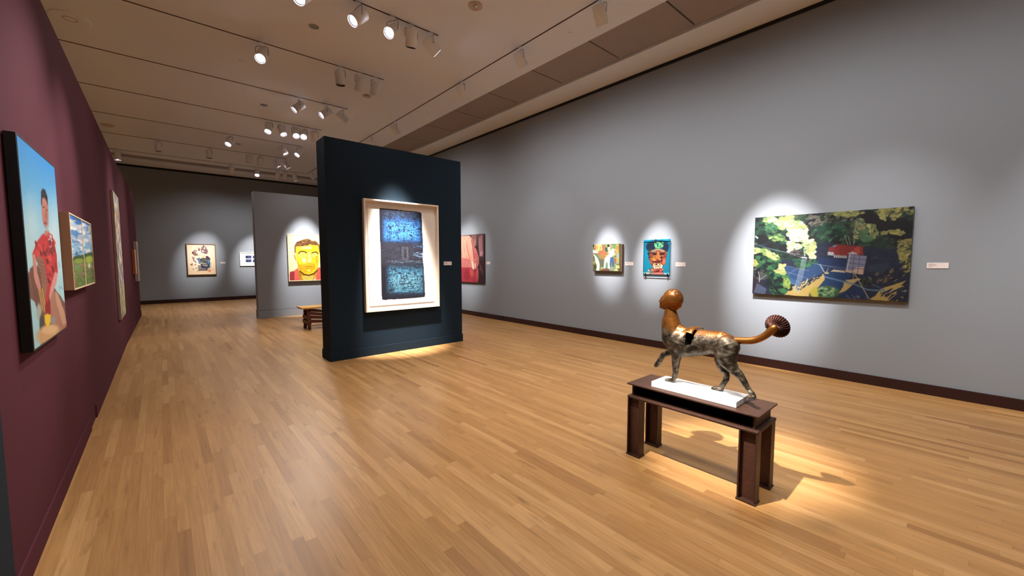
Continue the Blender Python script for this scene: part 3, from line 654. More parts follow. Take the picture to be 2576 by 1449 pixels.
P.poly([(690, 880), (980, 870), (1000, 960), (900, 1040), (700, 1030)], (56, 48, 76), wob=12); P.poly([(740, 890), (950, 900), (900, 980), (760, 940)], (150, 146, 130), wob=10); P.poly([(570, 930), (700, 920), (700, 1040), (590, 1050)], (150, 140, 134), wob=8); P.poly([(600, 1040), (900, 1040), (890, 1120), (600, 1125)], (120, 110, 104), wob=8); P.poly([(880, 1030), (940, 1040), (930, 1110), (890, 1110)], (56, 36, 60)); P.ell(990, 1105, 80, 44, (236, 160, 120)); P.ell(1010, 1130, 40, 16, (190, 110, 80)); P.poly([(550, 1120), (620, 1060), (620, 1140), (560, 1145)], (206, 150, 130))
P.ell(520, 840, 90, 110, (252, 246, 230)); P.ell(500, 980, 80, 120, (250, 236, 206)); P.line([(400, 640), (440, 760), (520, 820)], 34, (140, 84, 86)); P.line([(470, 640), (440, 720)], 20, (150, 96, 90)); P.poly([(290, 905), (400, 845), (390, 945)], (150, 110, 90)); P.ell(490, 905, 34, 30, (206, 160, 126)); P.ell(520, 1030, 24, 26, (150, 120, 90)); P.ell(420, 1060, 20, 30, (170, 140, 100))
P.line([(1050, 500), (1120, 580), (1140, 700), (1160, 1100)], 8, (206, 176, 140)); P.line([(1070, 800), (1070, 1040), (1160, 1100)], 9, (170, 140, 110)); P.poly([(1000, 520), (1100, 560), (1110, 800), (1050, 800)], (250, 238, 206), wob=5)
P.gain = 0.8
W = Work('collage_picture', 'square picture of tumbling grey and blue figures in brown frame, far wall', 'picture', 'far', .708, 1.562, .98, 2.115); h = W.W/2
W.frame('frame', -h, h, 0, W.H, .022, 0, .05, 'frame_b'); W.paint('paper', P, -h+.022, h-.022, .022, W.H-.022, .035)
# -- four small blue photographs in a white frame on the far wall
W = Work('framed_photographs', 'white frame holding four small dark blue photographs, on the far wall', 'picture', 'far', 2.31, 3.2, 1.30, 1.83); h = W.W/2
W.frame('frame', -h, h, 0, W.H, .018, 0, .035, 'white'); W.box('mount_board', -h+.018, h-.018, .004, .02, .018, W.H-.018, 'mat_w')
for i, (cx_, cz) in enumerate(((-.235, .345), (.0, .345), (-.235, .2), (.0, .2))):
    P = Paint(40, 24, [(0, 0), (40, 0), (40, 24), (0, 24)], [(40, 40, 96), (50, 64, 110), (36, 56, 120), (48, 30, 60)][i], 20+i)
    P.dabs([(0, 0), (40, 0), (40, 24), (0, 24)], 60, 5, [(30, 30, 60), (70, 90, 150), (24, 22, 40), (80, 90, 130)], 0, 2)
    W.paint('photograph', P, cx_-.02-.0, cx_+.17, cz-.055, cz+.055, .023)

# -- portrait on the burgundy wall
P = Paint(150, 200, [(97, 137), (297, 300), (352, 1210), (180, 1312)], (90, 170, 226), 12)
tt = np.clip((P.v)*1.9, 0, 1)[..., None]
P.a = (1-tt)*np.array((52, 150, 224.))+tt*np.array((176, 220, 226.))
P.ell(290, 700, 40, 180, (214, 232, 230), soft=.7, a=.7); P.ell(170, 640, 40, 130, (206, 228, 230), soft=.7, a=.6); P.ell(275, 365, 8, 22, (120, 160, 200), soft=.8, a=.5)
P.poly([(150, 900), (200, 860), (350, 1080), (360, 1230), (180, 1320), (150, 1100)], (124, 84, 70), wob=4)
P.poly([(160, 1040), (185, 1060), (215, 1180), (215, 1290), (180, 1320), (150, 1200)], (168, 208, 214), wob=3)
P.poly([(160, 880), (185, 850), (215, 900), (240, 1060), (220, 1120), (180, 1050)], (116, 72, 58), wob=4)
P.poly([(238, 670), (262, 665), (268, 720), (236, 720)], (196, 122, 104))
P.poly([(172, 800), (196, 730), (232, 682), (246, 700), (262, 680), (282, 690), (292, 740), (303, 800), (308, 905), (290, 925), (284, 960), (262, 1000), (245, 1100), (232, 1090), (238, 900), (220, 820), (192, 830)], (196, 44, 50), wob=2)
P.dabs([(190, 740), (290, 720), (300, 880), (260, 960), (236, 800), (200, 800)], 70, 14, [(226, 70, 66), (150, 26, 36), (110, 22, 30), (206, 54, 56)], 1.3, 2.6)
P.dabs([(262, 690), (280, 700), (278, 775), (262, 770)], 20, 5, [(206, 190, 190), (70, 36, 46)], .5, 1.5)
P.poly([(190, 818), (222, 812), (240, 870), (252, 960), (236, 1080), (214, 900)], (150, 104, 82), wob=3)
for k in range(6): P.line([(198+k*5, 835+k*22), (236+k*2, 850+k*22)], 5, (96, 60, 46), .6)
P.poly([(172, 795), (188, 800), (198, 900), (215, 980), (205, 1010), (180, 930)], (206, 140, 126), wob=2)
P.poly([(292, 900), (308, 905), (300, 960), (280, 1010), (272, 1060), (256, 1060), (262, 1010), (276, 950)], (222, 152, 142), wob=2)
P.poly([(278, 1010), (300, 1005), (330, 1090), (354, 1200), (300, 1250), (262, 1160), (262, 1060)], (176, 122, 98), wob=4); P.poly([(290, 1010), (305, 1020), (340, 1120), (352, 1190), (330, 1200), (300, 1080)], (206, 156, 126), wob=3)
for a in ([(205, 1000), (225, 1110)], [(212, 990), (236, 1120)], [(222, 990), (244, 1130)]): P.line(a, 6, (196, 150, 80))
P.poly([(236, 1080), (262, 1040), (268, 1160), (240, 1160)], (150, 30, 40)); P.ell(205, 1115, 13, 46, (170, 176, 160)); P.ell(218, 1180, 12, 50, (70, 70, 66))
P.ell(248, 1245, 56, 50, (206, 160, 110)); P.ell(262, 1215, 46, 26, (226, 184, 132)); P.ell(277, 1165, 16, 20, (150, 146, 150)); P.poly([(232, 1135), (248, 1128), (266, 1135), (264, 1175), (250, 1205), (236, 1180)], (244, 200, 40), wob=1)
P.ell(242, 545, 17.5, 100, (196, 128, 112), soft=.1); P.ell(250, 600, 12, 60, (176, 104, 92), soft=.4, a=.6)
P.poly([(222, 520), (222, 445), (232, 426), (246, 436), (257, 475), (259, 530), (252, 500), (240, 478), (229, 480), (226, 530)], (40, 28, 40), wob=1)
P.line([(232, 535), (240, 532)], 6, (70, 34, 40)); P.line([(248, 548), (256, 552)], 6, (70, 34, 40)); P.line([(238, 622), (252, 628)], 7, (140, 56, 60)); P.line([(246, 560), (250, 596)], 3, (150, 84, 76))
for a in ([(312, 840), (318, 870), (312, 880)], [(312, 980), (322, 990), (314, 1000)], [(325, 985), (335, 1000)]): P.line(a, 3, (60, 100, 130), .6)
P.grain(5, 50, 60)
P.gain = 0.8
W = Work('portrait_painting', 'portrait of a person in red patterned shirt against blue sky, black frame', 'painting', 'left', 3.03, 3.96, 1.05, 2.115); h = W.W/2
W.box('frame', -h, h, .004, .0445, 0, W.H, 'frame_k', .002); W.paint('canvas', P, -h+.012, h-.012, .012, W.H-.012, .0455)

# -- two sky panels in box frames on the burgundy wall
for i, (cor, y0, y1, lab) in enumerate((([(150, 335), (250, 380), (295, 965), (200, 985)], 4.285, 4.888, 'left of two joined box panels with painted clouds over a green field'), ([(262, 385), (340, 430), (375, 940), (300, 965)], 4.890, 5.49, 'right of two joined box panels with painted clouds and a pale leaf'))):
    P = Paint(90, 120, cor, (90, 150, 210), 30+i)
    x0, x1 = cor[0][0], cor[2][0]
    P.dabs([cor[0], cor[1], (x1, 700), (x0, 720)], 70, 22, [(226, 232, 240), (246, 246, 248), (150, 190, 224), (200, 214, 232)], .2, 1.6)
    P.dabs([(cor[0][0], cor[0][1]), (cor[1][0], cor[1][1]), (x1, 440), (x0, 380)], 26, 16, [(40, 110, 190), (60, 130, 204)], .2, 1.6)
    P.dabs([(x0, 600), (x1, 600), (x1, 700), (x0, 720)], 24, 18, [(120, 180, 220), (160, 204, 230)], 0, 2)
    P.poly([(x0-10, 745-i*40), (x1+10, 690-i*30), (x1+20, 1000), (x0, 1000)], (96, 130, 56), wob=8)
    P.dabs([(x0-10, 725-i*40), (x1, 680-i*20), (x1, 720), (x0, 750)], 30, 10, [(36, 70, 30), (60, 96, 40)], 0, 1.4)
    P.dabs([(x0, 760), (x1, 740), (x1, 960), (x0, 980)], 60, 20, [(110, 140, 60), (134, 150, 80), (80, 116, 50), (150, 120, 90)], .2, 1.6)
    if i == 0:
        P.ell(225, 795, 14, 24, (120, 170, 120)); P.line([(225, 770), (225, 825)], 3, (60, 100, 70)); P.line([(208, 690), (214, 660), (222, 690)], 4, (50, 50, 60)); P.ell(235, 745, 40, 22, (150, 170, 60)); P.ell(205, 935, 8, 26, (190, 90, 50))
        P.line([(165, 515), (230, 522)], 2.5, (80, 120, 170)); P.line([(185, 575), (240, 580)], 2.5, (80, 120, 170))
    else:
        P.ell(328, 735, 34, 32, (176, 196, 70)); P.ell(328, 790, 10, 22, (226, 232, 206)); P.ell(320, 685, 6, 14, (60, 60, 50)); P.poly([(318, 440), (340, 440), (342, 500), (320, 480)], (206, 196, 170))
    P.grain(6, 30, 40); P.gain = .75
    W = Work('sky_box_panel', lab, 'painting', 'left', y0, y1, 1.288, 1.85, 'pair of sky box panels'); h = W.W/2
    W.box('box_side', -h, h, .004, .052, 0, W.H, 'boxwood', .001)
    W.frame('edge_strip', -h, h, 0, W.H, .011, .0525, .058, 'strip'); W.paint('painted_face', P, -h+.011, h-.011, .011, W.H-.011, .055)

# -- tall abstract canvas on the burgundy wall
P = Paint(90, 200, [(0, 0), (90, 0), (90, 200), (0, 200)], (150, 140, 130), 41)
P.dabs([(0, 0), (90, 0), (90, 200), (0, 200)], 700, 7, [(196, 190, 170), (120, 96, 110), (206, 190, 120), (90, 90, 96), (160, 90, 80), (110, 100, 150), (226, 214, 190), (130, 150, 100)], 1.4, 3)
P.dabs([(20, 0), (60, 0), (60, 60), (20, 60)], 60, 6, [(110, 150, 160), (226, 220, 150), (206, 110, 70)], 1.4, 3); P.dabs([(50, 150), (90, 150), (90, 198), (50, 198)], 50, 6, [(120, 170, 70), (206, 210, 120)], 1.4, 3)
W = Work('tall_abstract_painting', 'tall narrow-looking abstract canvas of mottled pinks and yellows, past the sky panels', 'painting', 'left', 8.66, 9.74, .585, 2.58); h = W.W/2
W.box('stretcher', -h, h, .004, .0345, 0, W.H, 'canvas_edge', .001); W.paint('canvas', P, -h, h, 0, W.H, .0352)

# -- two small pieces at the end of the burgundy wall
P = Paint(40, 50, [(0, 0), (40, 0), (40, 50), (0, 50)], (214, 200, 186), 42)
P.dabs([(0, 0), (40, 0), (40, 50), (0, 50)], 80, 5, [(226, 214, 200), (196, 150, 140), (176, 170, 160)], 1.2, 2)
for (nm, lab, y0, y1, z0, z1, d, mm) in (('small_box_painting', 'small box painting with orange sides near the end of the burgundy wall', 12.72, 13.16, 1.20, 1.76, .055, 'orange'), ('pale_box_painting', 'pale narrow box painting, last piece on the burgundy wall', 13.45, 14.0, 1.0, 1.98, .062, 'canvas_edge')):
    W = Work(nm, lab, 'painting', 'left', y0, y1, z0, z1); W.root.location.x = skew((y0+y1)/2)+.003; W.root.rotation_euler.z -= .0121; h = W.W/2
    W.box('box_side', -h, h, .004, d, 0, W.H, mm, .001); W.paint('painted_face', P, -h, h, 0, W.H, d+.0008)

# -- wall labels
def wall_label(wall, a0, a1, z0, z1, lab):
    W = Work('wall_label', lab, 'label', wall, a0, a1, z0, z1, 'white wall labels'); h = W.W/2
    card = W.box('card', -h, h, .0005, .006, 0, W.H, 'label', .0006)
    bm = bmesh.new()
    for k, ln in enumerate((.045, .058, .065, .03)):
        zz = W.H*.80-k*.0105
        for a, b in ((0, .55), (.6, 1)):
            box(bm, -h+.012+ln*a, -h+.012+ln*b, -.0066, -.0061, zz-.0022, zz+.0010)
    obj('printed_text', bm, M['ink'], W.root)
wall_label('right', .322, .158, 1.405, 1.467, 'white label card to the right of the large landscape painting')
wall_label('right', 3.195, 3.03, 1.395, 1.463, 'white label card to the right of the teal portrait')
wall_label('right', 4.148, 3.98, 1.404, 1.468, 'white label card between the dancers painting and the teal portrait')
wall_label('right', 8.285, 8.13, 1.400, 1.468, 'white label card to the right of the clasped hands painting')
wall_label('navy', 3.789, 3.95, 1.415, 1.48, 'white label card on the navy partition beside the blue print')
wall_label('far', 1.69, 1.85, 1.394, 1.458, 'white label card on the far wall beside the collage picture')

# ------------------------------------------------------------------ pedestal
ped = thing('steel_pedestal', 'low rust-brown steel pedestal on four stub legs, under the white plinth', 'pedestal', (2.826, 1.241, 0))
def rel(bm, c):
    bmesh.ops.translate(bm, verts=bm.verts, vec=-Vector(c)); return bm
PC = (2.826, 1.241, 0)
for (x0, y0) in ((2.656, 1.583), (2.656, .794), (2.922, 1.583), (2.922, .794)):
    x1, y1 = x0+.070, y0+.104
    bm = bmesh.new()
    box(bm, x0, x1, y0, y0+.009, .012, .446); box(bm, x0, x1, y1-.009, y1, .012, .446)
    leg = obj('leg', rel(bm, PC), M['steel'], ped)
    obj('web', rel(B((x0+x1)/2-.005, (x0+x1)/2+.005, y0+.009, y1-.009, .012, .446), PC), M['steelr'], leg)
    obj('base_plate', rel(B(x0-.004, x1+.004, y0-.005, y1+.005, .0005, .013, bev=.0015), PC), M['steel'], leg)
obj('bottom_flange', rel(B(2.654, 3.0, .790, 1.692, .446, .467, bev=.007), PC), M['steel'], ped)
obj('web', rel(B(2.818, 2.832, .829, 1.654, .467, .551), PC), M['steelr'], ped)
for yy in (.817, 1.654):
    obj('end_plate', rel(B(2.682, 2.968, yy, yy+.012, .467, .551), PC), M['steel'], ped)
obj('top_flange', rel(B(2.652, 3.002, .789, 1.692, .551, .562, bev=.002), PC), M['steel'], ped)

pl = obj('plinth', B(-.1075, .1075, -.293, .293, 0, .0385, bev=.0015), M['white']); pl.location = (2.8135, 1.2285, .5625)
tag(pl, 'flat white plinth block lying on the steel pedestal under the bronze figure', 'plinth')

# ------------------------------------------------------------------ bronze figure
def bronze():
    m = bpy.data.materials.new('patinated_bronze'); m.use_nodes = True
    nt = m.node_tree; N = nt.nodes; L = nt.links; b = N['Principled BSDF']
    tc = N.new('ShaderNodeTexCoord'); sp = N.new('ShaderNodeSeparateXYZ'); L.new(tc.outputs['Object'], sp.inputs[0])
    n1 = N.new('ShaderNodeTexNoise'); n1.inputs['Scale'].default_value = 26; n1.inputs['Detail'].default_value = 7; L.new(tc.outputs['Object'], n1.inputs['Vector'])
    n2 = N.new('ShaderNodeTexNoise'); n2.inputs['Scale'].default_value = 9; n2.inputs['Detail'].default_value = 4; L.new(tc.outputs['Object'], n2.inputs['Vector'])
    ad = N.new('ShaderNodeMath'); ad.operation = 'MULTIPLY_ADD'; L.new(n2.outputs['Fac'], ad.inputs[0]); ad.inputs[1].default_value = .07; L.new(sp.outputs['Z'], ad.inputs[2])
    # the head end keeps its gilt lower down than the rump
    mr = N.new('ShaderNodeMapRange'); mr.interpolation_type = 'SMOOTHSTEP'; mr.inputs[1].default_value = .400; mr.inputs[2].default_value = .455; L.new(ad.outputs[0], mr.inputs[0])
    g = N.new('ShaderNodeValToRGB'); L.new(n2.outputs['Fac'], g.inputs[0]); e = g.color_ramp.elements
    e[0].position = .3; e[0].color = srgb((86, 50, 20)); e[1].position = .7; e[1].color = srgb((148, 92, 38))
    s = N.new('ShaderNodeValToRGB'); L.new(n1.outputs['Fac'], s.inputs[0]); e = s.color_ramp.elements
    e[0].position = .36; e[0].color = srgb((36, 31, 25)); e[1].position = .68; e[1].color = srgb((108, 99, 86))
    k = e.new(.5); k.color = srgb((66, 58, 47))
    mx = N.new('ShaderNodeMix'); mx.data_type = 'RGBA'; L.new(mr.outputs[0], mx.inputs[0]); L.new(s.outputs[0], mx.inputs[6]); L.new(g.outputs[0], mx.inputs[7])
    L.new(mx.outputs[2], b.inputs['Base Color'])
    b.inputs['Metallic'].default_value = .72
    ro = N.new('ShaderNodeMapRange'); ro.inputs[3].default_value = .46; ro.inputs[4].default_value = .27; L.new(mr.outputs[0], ro.inputs[0]); L.new(ro.outputs[0], b.inputs['Roughness'])
    mp = N.new('ShaderNodeMapping'); mp.inputs['Scale'].default_value = (60, 45, 110); L.new(tc.outputs['Object'], mp.inputs[0])
    n3 = N.new('ShaderNodeTexNoise'); n3.inputs['Scale'].default_value = 1; n3.inputs['Detail'].default_value = 3; n3.inputs['Distortion'].default_value = 1.2; L.new(mp.outputs[0], n3.inputs['Vector'])
    bs = N.new('ShaderNodeMapRange'); bs.inputs[3].default_value = .55; bs.inputs[4].default_value = .05; L.new(mr.outputs[0], bs.inputs[0])
    bp = N.new('ShaderNodeBump'); bp.inputs['Distance'].default_value = .004; L.new(bs.outputs[0], bp.inputs['Strength']); L.new(n3.outputs['Fac'], bp.inputs['Height']); L.new(bp.outputs[0], b.inputs['Normal'])
    return m
M['bronze'] = bronze()
M['gilt'] = mat('gilt_bronze', (134, 84, 36), .27, metal=.75, noise=.3, nscale=14)
M['coppr'] = mat('dark_fluted_copper', (70, 40, 35), .38, metal=.7, noise=.25, nscale=20)
M['hollow'] = mat('dark_hollow', (16, 10, 10), .7)  # near-black colour stands in for the shade inside the side slot

SC = Vector((2.81, 1.2, .601))
fig = thing('bronze_sculpture', 'bronze four-legged creature with bald human head, on the white plinth', 'sculpture', SC)
bmS = bmesh.new()
def ball(p, r, sx=1.0, sy=1.0, sz=1.0, sub=0):
    sub = sub or (5 if r > .04 else 3)
    mtx = Matrix.Translation(Vector(p)-SC) @ Matrix.Diagonal((r*sx, r*sy, r*sz, 1))
    bmesh.ops.create_icosphere(bmS, subdivisions=sub, radius=1, matrix=mtx)
def chain(pts, sx=1.0):
    for a, b_ in zip(pts, pts[1:]):
        d = (Vector(b_[:3])-Vector(a[:3])).length; n = max(1, int(d/(min(a[3], b_[3])*.19)))
        for k in range(n):
            t = k/n; q = [a[i]*(1-t)+b_[i]*t for i in range(4)]
            ball(q[:3], q[3], sx, sub=4 if q[3] > .06 else 3)
    ball(pts[-1][:3], pts[-1][3], sx, sub=4)
chain([(2.81, 1.4242, .9602, .0770), (2.81, 1.4083, .9331, .0900), (2.81, 1.3817, .9187, .1010), (2.81, 1.3228, .9082, .1000), (2.81, 1.2522, .9170, .0920), (2.81, 1.1712, .9365, .0825), (2.81, 1.0869, .9408, .0830), (2.81, 1.0459, .9339, .0763), (2.81, 1.0272, .9289, .0660)], .80)
chain([(2.81, 1.3362, .8735, .0713), (2.81, 1.2513, .8885, .0660), (2.81, 1.1703, .9057, .0545)], .85)
chain([(2.81, 1.4425, 1.15, .0385), (2.81, 1.4394, 1.1196, .0437), (2.81, 1.4362, 1.0761, .0545), (2.81, 1.4352, 1.0395, .0650), (2.81, 1.4281, 1.0036, .0730), (2.81, 1.4156, .9612, .0800)], .92)
chain([(2.81, 1.3756, .9669, .0682), (2.81, 1.3096, .9474, .0636), (2.81, 1.2394, .9506, .0624), (2.81, 1.172, .9619, .0585), (2.81, 1.0874, .9562, .0632), (2.81, 1.0371, .9505, .0558)], .85)
chain([(2.79, 1.375, .945, .05), (2.775, 1.375, .90, .055), (2.79, 1.382, .85, .048)], .8)
# head
ball((2.81, 1.4236, 1.2174), .0735, .90); ball((2.81, 1.4497, 1.1994), .0600, .92); ball((2.81, 1.4606, 1.1803), .0453, .95)
ball((2.81, 1.4790, 1.2070), .0370, 1.08); ball((2.81, 1.4895, 1.1778), .0340, 1.05); ball((2.81, 1.4960, 1.1650), .0280, 1.0)
ball((2.81, 1.4795, 1.1640), .0338, 1.05); ball((2.81, 1.4488, 1.1666), .0364, 1.1); ball((2.81, 1.4160, 1.1650), .0360, 1.1)
ball((2.81, 1.5120, 1.1510), .0150, 1.15); ball((2.81, 1.5030, 1.1560), .0200, 1.2)
chain([(2.81, 1.5090, 1.2150, .0070), (2.81, 1.5190, 1.2020, .0078), (2.81, 1.5290, 1.1915, .0070)], 1.0)
for s in (-1, 1):
    ball((2.81+s*.0075, 1.5215, 1.1895), .0056); ball((2.81+s*.017, 1.5005, 1.2215), .0088, 1.5, 1, .7); ball((2.81+s*.024, 1.4960, 1.1870), .0170, .9)
    ball((2.81+s*.0155, 1.5000, 1.2090), .0066, 1.3, 1, .9)
ball((2.81, 1.5190, 1.1750), .0085, 1.6, .9, .62); ball((2.81, 1.5180, 1.1640), .0085, 1.4, .9, .7)
ball((2.81, 1.3930, 1.1780), .0344, .95); ball((2.81, 1.4030, 1.1600), .0270)
# standing foreleg
chain([(2.805, 1.3835, .8500, .0505), (2.80, 1.3788, .8134, .0365), (2.80, 1.3835, .7685, .0300), (2.80, 1.3851, .7168, .0240), (2.802, 1.3883, .6719, .0192), (2.803, 1.3949, .6372, .0178), (2.804, 1.4030, .6200, .0175)])
chain([(2.804, 1.3990, .6170, .0150), (2.804, 1.4260, .6140, .0135), (2.804, 1.4500, .6110, .0105)], 1.35)
for s in (-1, 0, 1): chain([(2.804+s*.011, 1.440, .6120, .0080), (2.804+s*.0135, 1.462-abs(s)*.004, .6085, .0068)])
# raised foreleg (far side)
chain([(2.84, 1.415, .8350, .0380), (2.855, 1.4400, .8150, .0290), (2.855, 1.4650, .8030, .0238), (2.855, 1.4900, .7934, .0215), (2.855, 1.5131, .7763, .0208), (2.855, 1.5324, .7444, .0197), (2.855, 1.5479, .7145, .0190), (2.855, 1.5620, .6920, .0182), (2.855, 1.5700, .6850, .0155)])
# far hind leg
chain([(2.845, 1.0600, .9150, .0600), (2.855, 1.0833, .8792, .0505), (2.857, 1.0975, .8219, .0400), (2.858, 1.0897, .7822, .0315), (2.858, 1.0693, .7453, .0262), (2.858, 1.0557, .7175, .0208), (2.858, 1.0567, .6899, .0178), (2.858, 1.0698, .6629, .0176), (2.858, 1.0830, .6357, .0178)])
chain([(2.858, 1.0839, .6200, .0150), (2.858, 1.1070, .6160, .0155), (2.858, 1.1300, .6130, .0125)], 1.3)
for s in (-1, 0, 1): chain([(2.858+s*.012, 1.125, .6120, .0080), (2.858+s*.014, 1.148-abs(s)*.004, .6085, .0066)])
# near hind leg, pushed back
chain([(2.79, 1.0396, .9260, .0800), (2.775, 1.0351, .8807, .0690), (2.77, 1.0216, .8436, .0560), (2.77, 1.0024, .8145, .0430), (2.77, .9805, .7895, .0335), (2.77, .9531, .7693, .0285), (2.77, .9318, .7449, .0238), (2.77, .9134, .7169, .0202), (2.77, .8952, .6892, .0176), (2.77, .8840, .6720, .0176)], .85)
chain([(2.77, .8830, .6700, .0172), (2.77, .8700, .6575, .0180), (2.77, .8585, .6470, .0140)], 1.15)
for s in (-1, 0, 1): chain([(2.77+s*.012, .8640, .6480, .0090), (2.77+s*.013, .8530, .6380, .0074)])
def remeshed(bm, vox, it, name):
    me = bpy.data.meshes.new(name); bm.to_mesh(me); bm.free()
    o = bpy.data.objects.new(name, me); C.objects.link(o)
    r = o.modifiers.new('r', 'REMESH'); r.mode = 'VOXEL'; r.voxel_size = vox; r.use_smooth_shade = True
    s = o.modifiers.new('s', 'SMOOTH'); s.factor = .5; s.iterations = it
    dg = bpy.context.evaluated_depsgraph_get(); dg.update()
    out = bpy.data.meshes.new_from_object(o.evaluated_get(dg))
    bpy.data.objects.remove(o); return out
me = remeshed(bmS, .0024, 8, 'body')
# sculpted dents: eye sockets, mouth corner, ribs and haunch creases
n = len(me.vertices); co_ = np.empty(n*3); me.vertices.foreach_get('co', co_); co_ = co_.reshape(-1, 3)
W_ = co_+np.array(SC)
def dent(c, r, v):
    d = np.linalg.norm((W_-np.array(c))/np.array(r), axis=1); f = np.clip(1-d, 0, 1); f = f*f*(3-2*f)
    co_[:] += f[:, None]*np.array(v)
for s in (-1, 1):
    dent((2.81+s*.019, 1.513, 1.2115), (.014, .018, .0085), (0, -.0075, 0)); dent((2.81+s*.028, 1.513, 1.171), (.012, .022, .016), (0, -.004, 0))
dent((2.81, 1.524, 1.1690), (.016, .016, .0034), (0, -.006, 0)); dent((2.81, 1.520, 1.158), (.014, .012, .0045), (0, -.0045, 0)); dent((2.81, 1.515, 1.2155), (.02, .014, .008), (0, -.003, 0))
nz = np.sin(co_[:, 1]*90+np.sin(co_[:, 2]*70)*2)*np.sin(co_[:, 2]*110+co_[:, 1]*30)
nm = np.zeros(n*3); me.vertices.foreach_get('normal', nm); nm = nm.reshape(-1, 3)
fz = np.clip((.40-co_[:, 2])/.05, 0, 1)
co_ += nm*(nz*fz*.0011)[:, None]
me.vertices.foreach_set('co', co_.reshape(-1)); me.update()
body = obj('body', me, M['bronze'], None, smooth=True)
# side slot cut under the shoulder plate
bm = bmesh.new()
q = [(1.2962, 1.0010), (1.232, 1.0120), (1.2505, .9116), (1.2880, .9040)]
lo = [bm.verts.new((2.66-SC.x, y-SC.y, z-SC.z)) for y, z in q]; hi = [bm.verts.new((2.812-SC.x, y-SC.y, z-SC.z)) for y, z in q]
bm.faces.new(lo); bm.faces.new(hi[::-1])
for i in range(4): bm.faces.new((lo[i], hi[i], hi[(i+1) % 4], lo[(i+1) % 4]))
bmesh.ops.recalc_face_normals(bm, faces=bm.faces)
cm = bpy.data.meshes.new('cut'); bm.to_mesh(cm); bm.free(); cm.materials.append(M['hollow'])
cu = bpy.data.objects.new('cut', cm); C.objects.link(cu)
me.materials.append(M['hollow'])
bo = body.modifiers.new('b', 'BOOLEAN'); bo.object = cu; bo.operation = 'DIFFERENCE'; bo.solver = 'EXACT'; bo.material_mode = 'TRANSFER'
dg = bpy.context.evaluated_depsgraph_get(); dg.update()
fin = bpy.data.meshes.new_from_object(body.evaluated_get(dg)); body.modifiers.clear()
if len(fin.polygons) > 1000: body.data = fin
bpy.data.objects.remove(cu)
body.parent = fig
# shoulder plate
def strip_surface(bm, rows, th):
    top = [[bm.verts.new(Vector(p)-SC) for p in r] for r in rows]; bot = [[bm.verts.new(Vector(p)-SC-Vector((0, 0, th))) for p in r] for r in rows]
    for T_, f in ((top, 1), (bot, -1)):
        for a, b_ in zip(T_, T_[1:]):
            for i in range(len(a)-1): bm.faces.new((a[i], a[i+1], b_[i+1], b_[i])[::f])
    n_, m_ = len(rows), len(rows[0])
    per = [(0, i) for i in range(m_)]+[(j, m_-1) for j in range(1, n_)]+[(n_-1, i) for i in range(m_-2, -1, -1)]+[(j, 0) for j in range(n_-2, 0, -1)]
    for (a, b_), (c, d) in zip(per, per[1:]+per[:1]): bm.faces.new((top[a][b_], top[c][d], bot[c][d], bot[a][b_]))
rows = []
NN = 12
for i in range(NN+1):
    t = i/NN; x = 2.722+t*.172
    zc = .999*(1-t)**2+2*1.050*t*(1-t)+1.012*t*t
    y0 = 1.312-.035*t-.010*math.sin(PI*t); y1 = 1.236-.003*t+.020*math.sin(PI*min(1, t*1.4))*.4
    if t > .7: y0 = y0*(1-(t-.7)/.3)+(y1+.004)*((t-.7)/.3)
    rows.append([(x, y0*(1-k/6)+y1*k/6, zc+.006*math.sin(PI*k/6)-.004*(k/6)) for k in range(7)])
bm = bmesh.new(); strip_surface(bm, rows, .004)
obj('shoulder_plate', bm, M['gilt'], fig, smooth=True)
# tail and fluted disc
ax = Vector((.961, -.181, .201)).normalized()
T0 = Vector((2.81, .7740, 1.0850))
pts = [(2.81, 1.030, .9755, .0215), (2.81, .9953, .9747, .0222), (2.81, .9655, .9779, .0228), (2.81, .9076, .9854, .0227), (2.81, .8630, 1.0009, .0218), (2.81, .8254, 1.0271, .0214), (2.81, .7963, 1.0572, .0225), (2.8125, .7790, 1.0790, .0245), (2.824, .7700, 1.0900, .0255)]
fine = []
for i in range(len(pts)-1):
    p0, p1, p2, p3 = [np.array(pts[max(0, min(len(pts)-1, j))]) for j in (i-1, i, i+1, i+2)]
    for k in range(5):
        t = k/5; fine.append(.5*((2*p1)+(-p0+p2)*t+(2*p0-5*p1+4*p2-p3)*t*t+(-p0+3*p1-3*p2+p3)*t**3))
fine.append(np.array(pts[-1]))
bm = bmesh.new(); tube(bm, [Vector(p[:3])-SC for p in fine], [float(p[3]) for p in fine], seg=24)
tail = obj('tail', bm, M['gilt'], fig, smooth=True)
bm = bmesh.new()
e1 = ax.cross(Vector((0, 0, 1))).normalized(); e2 = ax.cross(e1)
prof = [(.024, -.004, 0), (.031, .002, .4), (.046, .010, 1), (.060, .022, 1), (.069, .036, 1), (.0715, .042, .8), (.068, .044, .8), (.055, .030, 1), (.030, .016, .6), (.0, .012, 0)]
NS = 30*8; rings = []
for r, h_, a in prof:
    if r == 0: rings.append([bm.verts.new(T0+ax*h_-SC)]*NS); continue
    ring = []
    for k in range(NS):
        th = 2*PI*k/NS; rr = r+a*.0032*math.cos(30*th); hh = h_-a*.0062*(1-abs(math.sin(15*th)))
        ring.append(bm.verts.new(T0+ax*hh+(e1*math.cos(th)+e2*math.sin(th))*rr-SC))
    rings.append(ring)
for a, b_ in zip(rings, rings[1:]):
    for k in range(NS):
        k2 = (k+1) % NS
        if b_[0] is b_[1]: bm.faces.new((a[k], a[k2], b_[0]))
        else: bm.faces.new((a[k], a[k2], b_[k2], b_[k]))
obj('fluted_disc', bm, M['coppr'], tail, smooth=True)

